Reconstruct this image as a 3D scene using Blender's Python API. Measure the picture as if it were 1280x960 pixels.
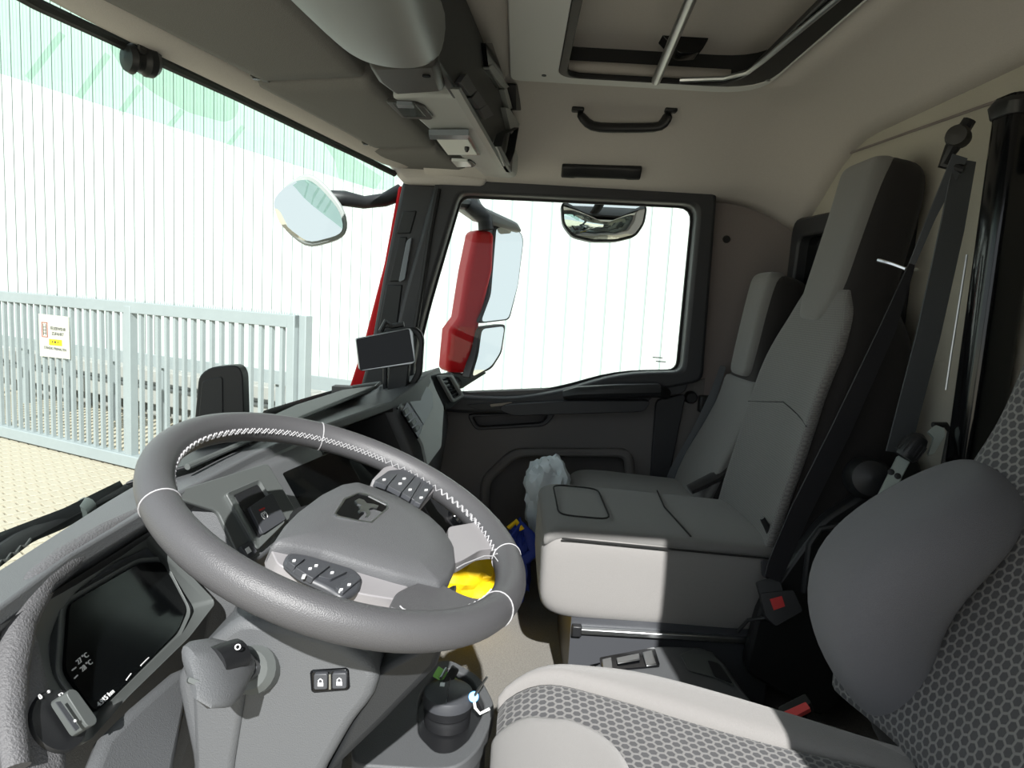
import bpy, bmesh, math, random
from mathutils import Vector, Matrix, noise
for o in list(bpy.data.objects): bpy.data.objects.remove(o)
random.seed(4)
SC = bpy.context.scene
COL = SC.collection
V = Vector

# ------------------------------------------------------------------ camera
F = 853.0
PITCH, ROLL = math.radians(7.0), math.radians(3.3)
CAM = V((0, 0, 1.05))
_d = V((math.cos(PITCH), 0, -math.sin(PITCH)))
_r0 = V((0, -1, 0)); _u0 = _r0.cross(_d)
_R = _r0 * math.cos(ROLL) + _u0 * math.sin(ROLL)
_U = _u0 * math.cos(ROLL) - _r0 * math.sin(ROLL)
cd = bpy.data.cameras.new('camera'); cam = bpy.data.objects.new('camera', cd); COL.objects.link(cam)
cd.sensor_width = 36; cd.sensor_fit = 'HORIZONTAL'; cd.lens = F / 1280 * 36; cd.clip_start = .02; cd.clip_end = 400
M = Matrix((_R, _U, -_d)).transposed().to_4x4(); M.translation = CAM; cam.matrix_world = M
SC.camera = cam

# ------------------------------------------------------------------ world, sun, exposure
SC.view_settings.view_transform = 'Standard'; SC.view_settings.look = 'None'
SC.view_settings.gamma = 1; SC.view_settings.use_curve_mapping = False
SC.view_settings.exposure = -.7
w = bpy.data.worlds.new('sky'); SC.world = w; w.use_nodes = True
wn = w.node_tree.nodes; bg = wn['Background']
bg.inputs[0].default_value = (.87, .94, 1.0, 1); bg.inputs[1].default_value = 1.8
sl = bpy.data.lights.new('sun_offscreen', 'SUN'); sl.energy = 14.0; sl.angle = math.radians(.6); sl.color = (1, .985, .96)
sun = bpy.data.objects.new('sun_offscreen', sl); COL.objects.link(sun)
SUN_DIR = V((math.cos(math.radians(37)), .06, -math.sin(math.radians(37)))).normalized()
sun.rotation_euler = SUN_DIR.to_track_quat('-Z', 'Y').to_euler(); sun.location = (-8, 0, 8)

# ------------------------------------------------------------------ pixel -> place
def ray(px, py): return _d + _R * ((px - 640) / F) - _U * ((py - 480) / F)
def PX(px, py, X): v = ray(px, py); return CAM + v * (X / v.x)
def PZ(px, py, z): v = ray(px, py); return CAM + v * ((z - CAM.z) / v.z)
def PY(px, py, y): v = ray(px, py); return CAM + v * (y / v.y)
def PP(px, py, p0, n): v = ray(px, py); n = V(n); return CAM + v * ((V(p0) - CAM).dot(n) / v.dot(n))
c1 = lambda x, y: (x / 3.2, 660 + y / 3.2)
c2 = lambda x, y: (160 + x / 4, 500 + y / 4)
c3 = lambda x, y: (340 + x / 4, 560 + y / 4)
c4 = lambda x, y: (360 + x / 4, 400 + y / 4)
c5 = lambda x, y: (360 + x / 4.267, 740 + y / 4.267)
c6 = lambda x, y: (480 + x / 7.111, 100 + y / 7.111)     # overhead console
c7 = lambda x, y: (x / 6.4, 820 + y / 6.4)               # light switch
c8 = lambda x, y: (440 + x / 8, 440 + y / 8)             # far dash end
c9 = lambda x, y: (320 + x / 3.2, 200 + y / 3.2)         # mirrors

# ------------------------------------------------------------------ materials
def lin(c):
    def f(v):
        v /= 255.0
        return v / 12.92 if v <= .04045 else ((v + .055) / 1.055) ** 2.4
    return tuple(f(v) for v in c) + (1,)
MATS = {}
def mat(name, rgb, rough=.5, metal=0., bump=0., bscale=300., var=0., vscale=40., spec=.5, sheen=0., coat=0., emis=None, stretch=None):
    m = bpy.data.materials.new(name); m.use_nodes = True
    nt = m.node_tree; b = nt.nodes['Principled BSDF']
    col = lin(rgb)
    b.inputs['Base Color'].default_value = col
    b.inputs['Roughness'].default_value = rough; b.inputs['Metallic'].default_value = metal
    b.inputs['Specular IOR Level'].default_value = spec
    if sheen: b.inputs['Sheen Weight'].default_value = sheen
    if coat: b.inputs['Coat Weight'].default_value = coat
    if emis: b.inputs['Emission Color'].default_value = lin(emis[0]); b.inputs['Emission Strength'].default_value = emis[1]
    tc = nt.nodes.new('ShaderNodeTexCoord'); src = tc.outputs['Object']
    if stretch:
        mp = nt.nodes.new('ShaderNodeMapping'); mp.inputs['Scale'].default_value = stretch
        nt.links.new(src, mp.inputs[0]); src = mp.outputs[0]
    if bump:
        t = nt.nodes.new('ShaderNodeTexNoise'); t.inputs['Scale'].default_value = bscale; t.inputs['Detail'].default_value = 2
        nt.links.new(src, t.inputs[0])
        bp = nt.nodes.new('ShaderNodeBump'); bp.inputs['Strength'].default_value = bump; bp.inputs['Distance'].default_value = .002
        nt.links.new(t.outputs[0], bp.inputs['Height']); nt.links.new(bp.outputs[0], b.inputs['Normal'])
    if var:
        t2 = nt.nodes.new('ShaderNodeTexNoise'); t2.inputs['Scale'].default_value = vscale; t2.inputs['Detail'].default_value = 3
        nt.links.new(src, t2.inputs[0])
        mx = nt.nodes.new('ShaderNodeMix'); mx.data_type = 'RGBA'
        mx.inputs['A'].default_value = tuple(c * (1 - var) for c in col[:3]) + (1,)
        mx.inputs['B'].default_value = tuple(min(1, c * (1 + var)) for c in col[:3]) + (1,)
        nt.links.new(t2.outputs[0], mx.inputs['Factor']); nt.links.new(mx.outputs['Result'], b.inputs['Base Color'])
    MATS[name] = m; return m

def pane(name, tint, gloss=.06, rough=0.0):
    m = bpy.data.materials.new(name); m.use_nodes = True; nt = m.node_tree
    nt.nodes.remove(nt.nodes['Principled BSDF']); out = nt.nodes['Material Output']
    tr = nt.nodes.new('ShaderNodeBsdfTransparent'); tr.inputs[0].default_value = tuple(tint) + (1,)
    gl = nt.nodes.new('ShaderNodeBsdfGlossy'); gl.inputs['Roughness'].default_value = rough
    mx = nt.nodes.new('ShaderNodeMixShader'); mx.inputs[0].default_value = gloss
    nt.links.new(tr.outputs[0], mx.inputs[1]); nt.links.new(gl.outputs[0], mx.inputs[2]); nt.links.new(mx.outputs[0], out.inputs[0])
    MATS[name] = m; return m

def hexmat(name, axes, cell, cell_rgb, line_rgb, rough=.85):
    """woven honeycomb fabric: darker cells, lighter threads between them, with relief"""
    m = mat(name, cell_rgb, rough, sheen=.15, spec=.2); nt = m.node_tree; L = nt.links
    b = nt.nodes['Principled BSDF']
    tc = [n for n in nt.nodes if n.type == 'TEX_COORD'][0]
    sp = nt.nodes.new('ShaderNodeSeparateXYZ'); L.new(tc.outputs['Object'], sp.inputs[0])
    cb = nt.nodes.new('ShaderNodeCombineXYZ'); L.new(sp.outputs[axes[0]], cb.inputs[0]); L.new(sp.outputs[axes[1]], cb.inputs[1])
    def vm(op, a, bv=None):
        n = nt.nodes.new('ShaderNodeVectorMath'); n.operation = op
        L.new(a, n.inputs[0]) if not isinstance(a, tuple) else setattr(n.inputs[0], 'default_value', a)
        if bv is not None:
            L.new(bv, n.inputs[1]) if not isinstance(bv, tuple) else setattr(n.inputs[1], 'default_value', bv)
        return n.outputs['Value' if op in ('DOT_PRODUCT', 'LENGTH') else 'Vector']
    def mt(op, a, bv=None):
        n = nt.nodes.new('ShaderNodeMath'); n.operation = op
        for i, q in enumerate((a, bv)):
            if q is None: continue
            if isinstance(q, (int, float)): n.inputs[i].default_value = q
            else: L.new(q, n.inputs[i])
        return n.outputs[0]
    S = (1.0, 1.7320508, 1.0)
    p = vm('MULTIPLY', cb.outputs[0], (1 / cell, 1 / cell, 0))
    def cellv(q):
        t = vm('DIVIDE', q, S); t = vm('FRACTION', t); t = vm('SUBTRACT', t, (.5, .5, 0)); return vm('MULTIPLY', t, (1.0, 1.7320508, 0))
    a = cellv(p); bb = cellv(vm('ADD', p, (.5, .8660254, 0)))
    la, lb = vm('LENGTH', a), vm('LENGTH', bb)
    def hd(q):
        q = vm('ABSOLUTE', q); s = nt.nodes.new('ShaderNodeSeparateXYZ'); L.new(q, s.inputs[0])
        return mt('MAXIMUM', s.outputs[0], vm('DOT_PRODUCT', q, (.5, .8660254, 0)))
    lt = mt('LESS_THAN', la, lb)
    mx = nt.nodes.new('ShaderNodeMix'); mx.data_type = 'FLOAT'
    L.new(lt, mx.inputs[0]); L.new(hd(bb), mx.inputs[2]); L.new(hd(a), mx.inputs[3])
    r = nt.nodes.new('ShaderNodeMapRange'); r.inputs[1].default_value = .34; r.inputs[2].default_value = .42
    L.new(mx.outputs[0], r.inputs[0])
    cm = nt.nodes.new('ShaderNodeMix'); cm.data_type = 'RGBA'; cm.inputs['A'].default_value = lin(cell_rgb); cm.inputs['B'].default_value = lin(line_rgb)
    L.new(r.outputs[0], cm.inputs['Factor']); L.new(cm.outputs['Result'], b.inputs['Base Color'])
    bp = nt.nodes.new('ShaderNodeBump'); bp.inputs['Strength'].default_value = .5; bp.inputs['Distance'].default_value = .002
    L.new(r.outputs[0], bp.inputs['Height']); L.new(bp.outputs[0], b.inputs['Normal'])
    return m

mat('dash_grey', (88, 90, 92), .55, bump=.35, bscale=700)
mat('dash_hood', (92, 92, 94), .62, bump=.8, bscale=420)
mat('dash_black', (34, 36, 38), .5, bump=.15, bscale=600)
mat('dash_smooth', (84, 88, 87), .42)
mat('trim_silver', (150, 154, 152), .38)
mat('black_gloss', (13, 14, 16), .12)
mat('black_plastic', (30, 31, 33), .45, bump=.1, bscale=800)
mat('screen', (9, 11, 12), .12, spec=.25)
mat('screen_centre', (9, 11, 12), .06, coat=.8)
mat('leather', (78, 78, 80), .42, bump=.25, bscale=900)
mat('hub_plastic', (86, 87, 89), .5, bump=.3, bscale=900)
mat('wheel_silver', (142, 140, 142), .36)
mat('thread', (168, 168, 170), .7)
mat('button', (66, 68, 72), .45)
mat('print_white', (225, 226, 226), .6)
mat('chrome', (215, 218, 220), .18, metal=1)
mat('steel', (190, 193, 194), .32, metal=1)
mat('seat_grey', (122, 121, 119), .95, bump=.5, bscale=1200, sheen=.3, var=.12, vscale=700, spec=.15)
mat('seat_sunlit', (136, 134, 132), .95, bump=.5, bscale=1300, sheen=.3, var=.12, vscale=900, spec=.15)  # same cloth as the grey one, sunlight put into the lighter colour
mat('seat_mesh', (112, 112, 117), .9, bump=.6, bscale=1500, sheen=.2, var=.2, vscale=900, spec=.2)
mat('seat_dark', (44, 42, 42), .92, bump=.4, bscale=1000, sheen=.15, spec=.15)
mat('seam', (30, 30, 30), .9)
hexmat('hex_flat', ('X', 'Y'), .0135, (82, 82, 84), (130, 129, 128))
hexmat('hex_back', ('X', 'Z'), .0135, (82, 82, 84), (130, 129, 128))
hexmat('weave_back', ('X', 'Z'), .006, (112, 111, 110), (130, 129, 127))
mat('headliner', (206, 201, 196), .95, bump=.3, bscale=500, var=.06, vscale=250, spec=.1)
mat('wall_cloth', (184, 180, 168), .95, bump=.3, bscale=500, var=.06, vscale=250, spec=.1)
mat('pillar_cloth', (140, 132, 130), .95, bump=.3, bscale=500, var=.08, vscale=250, spec=.1)
mat('visor_cloth', (122, 121, 119), .95, bump=.5, bscale=600, var=.14, vscale=300, spec=.1)
mat('hatch_grey', (226, 228, 226), .5, bump=.1, bscale=600)
mat('console_grey', (168, 171, 170), .48, bump=.2, bscale=700)
mat('console_mid', (120, 123, 122), .42, bump=.15, bscale=700)
mat('console_dark', (50, 49, 48), .5, bump=.2, bscale=700)
mat('carpet', (128, 126, 121), 1., bump=1., bscale=350, var=.3, vscale=260, spec=.05)
mat('door_panel', (108, 105, 104), .7, bump=.3, bscale=500)
mat('door_black', (50, 51, 54), .5, bump=.15, bscale=600)
mat('red_paint', (196, 10, 22), .4, spec=.2)
mat('red_button', (196, 44, 44), .4)
mat('red_bright', (232, 84, 84), .45)
mat('webbing', (46, 46, 50), .6, bump=.4, bscale=900, spec=.4)
mat('webbing_grey', (84, 88, 92), .5, bump=.4, bscale=900, spec=.5)
mat('mirror', (235, 238, 236), .02, metal=1)
mat('yellow_cloth', (240, 200, 10), .6, bump=.3, bscale=200)
mat('blue_cloth', (24, 52, 150), .7, bump=.3, bscale=200)
mat('white_bag', (214, 222, 228), .5, bump=.2, bscale=150)
mat('green_tag', (150, 215, 110), .4)
mat('blue_tag', (10, 140, 215), .4)
mat('lamp_lens', (222, 226, 224), .25)
mat('paper', (240, 243, 240), .7)
mat('sign_board', (186, 184, 172), .7)
mat('yellow_sign', (225, 190, 5), .6)
mat('sign_red', (150, 50, 36), .6)
mat('sign_text', (40, 42, 42), .6)
mat('galvanised', (146, 154, 155), .55, metal=.1, var=.06, vscale=8)
mat('cladding', (184, 191, 187), .6, var=.02, vscale=2)
mat('cladding_joint', (150, 161, 158), .7)
mat('concrete', (150, 150, 145), .9, bump=.5, bscale=60, var=.1, vscale=6)
mat('paver', (166, 158, 140), .92, bump=.4, bscale=90, var=.1, vscale=5)
mat('ground_joint', (184, 176, 156), .95, var=.15, vscale=9)
mat('joint_sand', (112, 105, 90), .95, var=.15, vscale=9)
mat('rubber', (22, 22, 24), .6)
mat('lens_grey', (120, 126, 132), .3)
mat('silver_green', (172, 182, 176), .35, metal=.4)
pane('glass', (.93, .985, .965), .025)
pane('glass_side', (.95, .985, .975), .015)
pane('visor_green', (.80, .90, .855), .03, .1)
pane('visor_pad', (.88, .93, .90), .03, .2)
pane('clear_plastic', (.80, .83, .82), .12, .05)

# ------------------------------------------------------------------ builders
class MB:
    def __init__(s): s.v = []; s.f = []
    def add(s, vs, fs):
        o = len(s.v); s.v += [V(p) for p in vs]; s.f += [tuple(i + o for i in f) for f in fs]; return s
    def prism(s, pts, ext):
        pts = [V(p) for p in pts]; n = len(pts); e = V(ext)
        s.add(pts + [p + e for p in pts], [tuple(range(n))[::-1], tuple(range(n, 2 * n))] + [(i, (i + 1) % n, n + (i + 1) % n, n + i) for i in range(n)]); return s
    def box(s, c, size, rot=None):
        c = V(c); h = V(size) / 2; vs = []
        for x in (-1, 1):
            for y in (-1, 1):
                for z in (-1, 1):
                    p = V((x * h.x, y * h.y, z * h.z)); vs.append(c + (rot @ p if rot else p))
        s.add(vs, [(0, 1, 3, 2), (4, 6, 7, 5), (0, 4, 5, 1), (2, 3, 7, 6), (0, 2, 6, 4), (1, 5, 7, 3)]); return s
    def loft(s, rings, caps=True, closed=True):
        n = len(rings[0]); vs = [p for r in rings for p in r]; fs = []
        for k in range(len(rings) - 1):
            for i in range(n if closed else n - 1):
                j = (i + 1) % n; fs.append((k * n + i, k * n + j, (k + 1) * n + j, (k + 1) * n + i))
        if caps and closed: fs += [tuple(range(n))[::-1], tuple(range((len(rings) - 1) * n, len(rings) * n))]
        s.add(vs, fs); return s
    def tube(s, pts, r, n=8, closed=False, flat=None):
        pts = [V(p) for p in pts]; m = len(pts); rings = []
        prev = None
        for i, p in enumerate(pts):
            a = pts[i - 1] if (i or closed) else p; b = pts[(i + 1) % m] if (i < m - 1 or closed) else p
            t = (b - a).normalized()
            if prev is None:
                prev = t.orthogonal().normalized() if flat is None else (V(flat) - t * t.dot(V(flat))).normalized()
            else:
                prev = (prev - t * prev.dot(t)).normalized()
            bn = t.cross(prev); rr = r[i] if isinstance(r, (list, tuple)) else r
            ra, rb = rr if isinstance(rr, tuple) else (rr, rr)
            rings.append([p + prev * (ra * math.cos(2 * math.pi * k / n)) + bn * (rb * math.sin(2 * math.pi * k / n)) for k in range(n)])
        if closed: rings.append(rings[0])
        s.loft(rings, caps=not closed); return s
    def lathe(s, c, axis, prof, n=24):
        ax = V(axis).normalized(); u = ax.orthogonal().normalized(); w_ = ax.cross(u); c = V(c)
        s.loft([[c + ax * h + (u * math.cos(2 * math.pi * k / n) + w_ * math.sin(2 * math.pi * k / n)) * r for k in range(n)] for r, h in prof]); return s
    def frame(s, outer, inner, ext):
        n = len(outer); e = V(ext); A = [V(p) for p in outer]; B = [V(p) for p in inner]
        vs = A + B + [p + e for p in A] + [p + e for p in B]; fs = []
        for i in range(n):
            j = (i + 1) % n
            fs += [(i, j, n + j, n + i), (2 * n + i, 3 * n + i, 3 * n + j, 2 * n + j), (i, 2 * n + i, 2 * n + j, j), (n + i, n + j, 3 * n + j, 3 * n + i)]
        s.add(vs, fs); return s
    def build(s, name, m, parent=None, bevel=0, seg=2, sub=0, sharp=35, kind=None):
        me = bpy.data.meshes.new(name); me.from_pydata([tuple(p) for p in s.v], [], s.f)
        bm = bmesh.new(); bm.from_mesh(me); bmesh.ops.recalc_face_normals(bm, faces=bm.faces); bm.to_mesh(me); bm.free()
        for p in me.polygons: p.use_smooth = True
        if sub == 0: me.set_sharp_from_angle(angle=math.radians(sharp))
        o = bpy.data.objects.new(name, me); COL.objects.link(o)
        me.materials.append(MATS[m])
        if parent is not None:
            o.parent = parent; o.matrix_parent_inverse = Matrix.Translation(-parent.location) if parent.type == 'EMPTY' else Matrix()
        if bevel:
            b = o.modifiers.new('bevel', 'BEVEL'); b.width = bevel; b.segments = seg; b.limit_method = 'ANGLE'; b.angle_limit = math.radians(32)
        if sub:
            q = o.modifiers.new('sub', 'SUBSURF'); q.levels = sub; q.render_levels = sub
        if kind: o['kind'] = kind
        return o

def thing(name, loc, label, cat, group=None):
    o = bpy.data.objects.new(name, None); COL.objects.link(o); o.location = loc; o.empty_display_size = .05
    o['label'] = label; o['category'] = cat
    if group: o['group'] = group
    return o
def tag(o, label, cat, group=None):
    o['label'] = label; o['category'] = cat
    if group: o['group'] = group
    return o
def struct(o, label=None):
    o['kind'] = 'structure'
    if label: o['label'] = label
    return o
def rpoly(pts, r, k=4):
    """round the corners of a 3-D polygon; same number of points per corner"""
    pts = [V(p) for p in pts]; n = len(pts); out = []
    for i, p in enumerate(pts):
        a, b = pts[i - 1] - p, pts[(i + 1) % n] - p
        rr = r[i] if isinstance(r, (list, tuple)) else r
        A = p + a.normalized() * min(rr, a.length * .48); B = p + b.normalized() * min(rr, b.length * .48)
        for j in range(k + 1):
            t = j / k; out.append(A * (1 - t) ** 2 + p * (2 * t * (1 - t)) + B * t * t)
    return out
def offset_poly(pts, d):
    c = sum(pts, V()) / len(pts); return [p + (c - p).normalized() * d for p in pts]
def plate(name, pxs, p0, n, th, m, parent, bevel=0, r=0, lift=0., conv=None, k=3, sub=0):
    n = V(n).normalized(); p0 = V(p0) + n * lift
    pts = [PP(*(conv(*p) if conv else p), p0, n) for p in pxs]
    if r: pts = rpoly(pts, r, k)
    return MB().prism([p - n * .003 for p in pts], n * (th + .003)).build(name, m, parent, bevel)
def text(name, body, origin, xdir, ydir, size, m, parent, ext=.0006, align='LEFT'):
    cu = bpy.data.curves.new(name, 'FONT'); cu.body = body; cu.size = size; cu.extrude = ext; cu.align_x = align
    to = bpy.data.objects.new(name, cu); COL.objects.link(to)
    dg = bpy.context.evaluated_depsgraph_get(); me = bpy.data.meshes.new_from_object(to.evaluated_get(dg)); bpy.data.objects.remove(to)
    x = V(xdir).normalized(); z = x.cross(V(ydir)).normalized(); y = z.cross(x)
    me.transform(Matrix((x, y, z)).transposed().to_4x4()); me.transform(Matrix.Translation(V(origin)))
    me.materials.clear(); me.materials.append(MATS[m])
    o = bpy.data.objects.new(name, me); COL.objects.link(o)
    if parent is not None:
        o.parent = parent; o.matrix_parent_inverse = Matrix.Translation(-parent.location) if parent.type == 'EMPTY' else Matrix()
    return o
def crumple(c, size, seed, amp=.18, freq=2.2, sub=4, ridge=True):
    bm = bmesh.new(); bmesh.ops.create_icosphere(bm, subdivisions=sub, radius=1)
    for v in bm.verts:
        p = v.co.normalized()
        q = p * freq + V((seed * 7.1, seed * 3.3, seed))
        h = noise.noise(q) * amp + (abs(noise.noise(q * 2.1)) - .25) * amp * .9 + (abs(noise.noise(q * 4.5)) - .25) * amp * .5
        # squarish bag shape
        s_ = (abs(p.x) ** 3 + abs(p.y) ** 3 + abs(p.z) ** 3) ** (-1 / 3)
        v.co = V((p.x * size[0], p.y * size[1], p.z * size[2])) * s_ * (1 + h) + V(c)
    mb = MB(); bm.verts.index_update(); mb.add([v.co.copy() for v in bm.verts], [[v.index for v in f.verts] for f in bm.faces]); bm.free(); return mb
def rring(c, ax, ay, a, b, r, k=3):
    """rounded rectangle ring around c spanned by unit axes ax, ay with half sizes a, b"""
    r = min(r, a * .98, b * .98); out = []
    for sx, sy, a0 in ((1, 1, 0), (-1, 1, 90), (-1, -1, 180), (1, -1, 270)):
        for j in range(k + 1):
            t = math.radians(a0 + 90 * j / k)
            out.append(V(c) + V(ax) * (sx * (a - r) + r * math.cos(t)) + V(ay) * (sy * (b - r) + r * math.sin(t)))
    return out

# ================================================================== OUTSIDE: yard, building, gate
GZ = -1.25
ground = struct(MB().box((20, 20, GZ - .11), (140, 140, .1)).build('ground', 'ground_joint'))
# interlocking zig-zag pavers of the yard, laid in rows parallel to the gate
G0 = PZ(165, 585, GZ); G1 = PZ(0, 545, GZ)
gdir = (G1 - G0); gdir.z = 0; gdir.normalize(); gnor = V((gdir.y, -gdir.x, 0))       # gnor points away from the truck
if gnor.x < 0: gnor = -gnor
def paver_mesh():
    L, W, a, g = .225, .1125, .03, .009
    xs = [-.5, -.25, .25, .5]
    top = [(-L / 2 + g, -W / 2 + g), (-L / 4, -W / 2 + g + a), (L / 4, -W / 2 + g + a - a), (L / 2 - g, -W / 2 + g + a),
           (L / 2 - g, W / 2 - g + a), (L / 4, W / 2 - g), (-L / 4, W / 2 - g + a), (-L / 2 + g, W / 2 - g)]
    pts = [V((x, y, -.06)) for x, y in top]
    mb = MB(); lo = pts; hi = [p + V((0, 0, .055)) for p in pts]; cc = sum(hi, V()) / 8
    hi2 = [p + (cc - p).normalized() * .006 + V((0, 0, .005)) for p in hi]
    mb.loft([lo, hi, hi2]); o = mb.build('paver', 'paver', None); me = o.data; bpy.data.objects.remove(o); return me
pm = paver_mesh(); ang = math.atan2(gdir.y, gdir.x); cnt = 0; far_pm = MB()
rotg = Matrix.Rotation(ang, 4, 'Z')
def inview(p):
    q = p - CAM; wz = q.dot(_d)
    if wz < .5: return None
    return (640 + F * q.dot(_R) / wz, 480 - F * q.dot(_U) / wz)
cells = []
wide = []
for i in range(-40, 60):
    for j in range(-70, 42):
        p = G0 + gdir * (i * .225 + .06) + gnor * (j * .1125 - .08)
        s_ = inview(p)
        if s_ and -15 < s_[0] < 330 and 500 < s_[1] < 715: cells.append((p, s_, i))
        elif p.x > 2.7: wide.append((p, s_, i))
near = sorted(cells, key=lambda c: -c[1][1] + (0 if c[1][0] < 200 else 300))
for k, (p, s_, i) in enumerate(near + wide):
    if k < 300:
        o = bpy.data.objects.new('paver', pm); COL.objects.link(o); o.parent = ground
        o.matrix_local = Matrix.Translation(p) @ rotg; cnt += 1
    else:
        m4 = Matrix.Translation(p) @ rotg
        far_pm.add([m4 @ v.co for v in pm.vertices], [tuple(f.vertices) for f in pm.polygons])
bed = MB().prism([G0 + gdir * a_ + gnor * b_ + V((0, 0, -.02)) for a_, b_ in ((-9.2, -8), (13.5, -8), (13.5, 4.6), (-9.2, 4.6))], (0, 0, -.03)).build('joint_sand', 'joint_sand', ground, kind='stuff')
if far_pm.v: far_pm.build('paver_field', 'paver', ground, kind='stuff')

# white clad hall: one object, each trapezoidal sheet panel a part
HX = 14.0
hall = thing('warehouse', (HX, 0, GZ), 'long white warehouse clad in vertical metal sheets behind the gate', 'building')
core = MB().box((HX + 3.05, 8, GZ + 4.4), (6, 60, 8.8)).build('wall_core', 'cladding_joint', hall)
PW = .40
def panel_mesh():
    prof = [(-PW / 2 + .013, 0), (-PW / 2 + .013, -.03), (-.09, -.03), (-.08, -.020), (-.06, -.020), (-.05, -.03), (.05, -.03), (.06, -.020), (.08, -.020), (.09, -.03), (PW / 2 - .013, -.03), (PW / 2 - .013, 0)]
    z0, z1 = .18, 8.75
    mb = MB().loft([[V((x, y, z0)) for y, x in prof], [V((x, y, z1)) for y, x in prof]])
    o = mb.build('cladding_panel', 'cladding'); me = o.data; bpy.data.objects.remove(o); return me
cpm = panel_mesh()
cpm2 = cpm.copy()
for v_ in cpm.vertices: v_.co.y *= .955
for v_ in cpm2.vertices: v_.co.y *= .5 * .97
yk = -14 * PW
while yk < 15:
    big = yk < 2.2
    o = bpy.data.objects.new('cladding_panel', cpm if big else cpm2); COL.objects.link(o); o.parent = hall
    o.location = (.05, yk, 0); yk += PW if yk + PW < 2.2 else (PW * .75 if big else PW * .5)
MB().box((HX + .0, 6, GZ + 8.85), (.25, 56, .16)).build('roof_edge', 'galvanised', hall)

# steel sliding gate
gate = thing('yard_gate', (G0.x, G0.y, GZ), 'galvanised steel bar gate with spiked top rail across the paved yard', 'gate')
u = gdir; gR = -2.62; gL = 5.2; gh = 2.02
def gpt(s, h, d=0): return V((G0.x, G0.y, GZ)) + u * s + gnor * d + V((0, 0, h))
rotz = Matrix.Rotation(ang, 3, 'Z')
def gbox(s0, s1, h0, h1, dep, d=0): return MB().box(gpt((s0 + s1) / 2, (h0 + h1) / 2, d), (abs(s1 - s0), dep, h1 - h0), rotz)
gbox(gR, gL, .02, .17, .14).build('bottom_rail', 'galvanised', gate, .01)
gbox(gR, gL, gh - .13, gh, .08).build('top_rail', 'galvanised', gate, .005)
gbox(-.06, .06, .1, gh - .05, .10).build('post', 'galvanised', gate, .005)
gbox(gR, gR + .10, .1, gh, .10).build('post', 'galvanised', gate, .005)
gbox(3.2, 3.32, .1, gh, .10).build('post', 'galvanised', gate, .005)
gbox(gR - .10, gR - .01, 0, gh, .10, .06).build('gate_stop_post', 'galvanised', gate, .005)
bar = MB().box((0, 0, 0), (.042, .042, gh - .26)).build('bar', 'galvanised'); bme = bar.data; bpy.data.objects.remove(bar)
s_ = gR + .2; 
while s_ < gL:
    if abs(s_) > .08 and abs(s_ - 3.26) > .08:
        o = bpy.data.objects.new('bar', bme); COL.objects.link(o); o.parent = gate
        o.matrix_local = Matrix.Translation(gpt(s_, gh / 2 + .02) - gate.location) @ Matrix.Rotation(ang, 4, 'Z')
    s_ += .148
sp = MB(); s_ = gR
while s_ < gL:
    a = gpt(s_, gh); sp.add([a - u * .012, a + u * .012, a + V((0, 0, .045)), a + gnor * .006], [(0, 1, 2), (1, 3, 2), (3, 0, 2), (0, 3, 1)]); s_ += .036
sp.build('spike_strip', 'galvanised', gate, kind='stuff')
# fire-access sign hanging on the bars
SP = gpt(0, 0, -.045)
def on_sign(px, py, l=0): return PP(px, py, SP - gnor * l, gnor)
sg = thing('fire_access_sign', on_sign(67, 420), 'cream fire brigade access sign with yellow strip on the gate', 'sign')
corn = [on_sign(*p) for p in ((48, 392), (85, 396), (87, 449), (50, 445))]
MB().prism(corn, gnor * .012).build('board', 'sign_board', sg)
sx = (corn[1] - corn[0]).normalized(); sy = (corn[0] - corn[3]).normalized()
hw = (corn[1] - corn[0]).length
def sgp(fx, fy): return corn[3] + (corn[2] - corn[3]) * fx + (corn[0] - corn[3]) * fy - gnor * .003
lad = MB()
for x0, x1, y0, y1 in ((.10, .12, .47, .80), (.28, .30, .47, .80), (.10, .30, .46, .475), (.10, .30, .795, .81)):
    lad.prism([sgp(x0, y0), sgp(x1, y0), sgp(x1, y1), sgp(x0, y1)], gnor * .002)
lad.build('ladder_frame', 'sign_red', sg)
l2 = MB()
for x0, x1, y0, y1 in ((.145, .16, .5, .77), (.24, .255, .5, .77), (.145, .255, .55, .562), (.145, .255, .62, .632), (.145, .255, .69, .702)):
    l2.prism([sgp(x0, y0), sgp(x1, y0), sgp(x1, y1), sgp(x0, y1)], gnor * .002)
l2.build('ladder_symbol', 'sign_text', sg)
MB().prism([sgp(.34, .285), sgp(.77, .285), sgp(.77, .425), sgp(.34, .425)], gnor * .002).build('yellow_strip', 'yellow_sign', sg)
text('lettering', 'FEUERWEHR', sgp(.65, .64), sx, sy, hw * .092, 'sign_text', sg, align='CENTER')
text('lettering', 'ZUFAHRT', sgp(.64, .52), sx, sy, hw * .092, 'sign_text', sg, align='CENTER')
mk = MB()
for x0, x1 in ((.44, .47), (.52, .58), (.63, .65)): mk.prism([sgp(x0, .345) - gnor * .003, sgp(x1, .345) - gnor * .003, sgp(x1, .385) - gnor * .003, sgp(x0, .385) - gnor * .003], gnor * .002)
mk.build('strip_mark', 'sign_text', sg)
text('lettering', 'STÄNDIG FREIHALTEN', sgp(.53, .18), sx, sy, hw * .075, 'sign_text', sg, align='CENTER')
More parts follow.
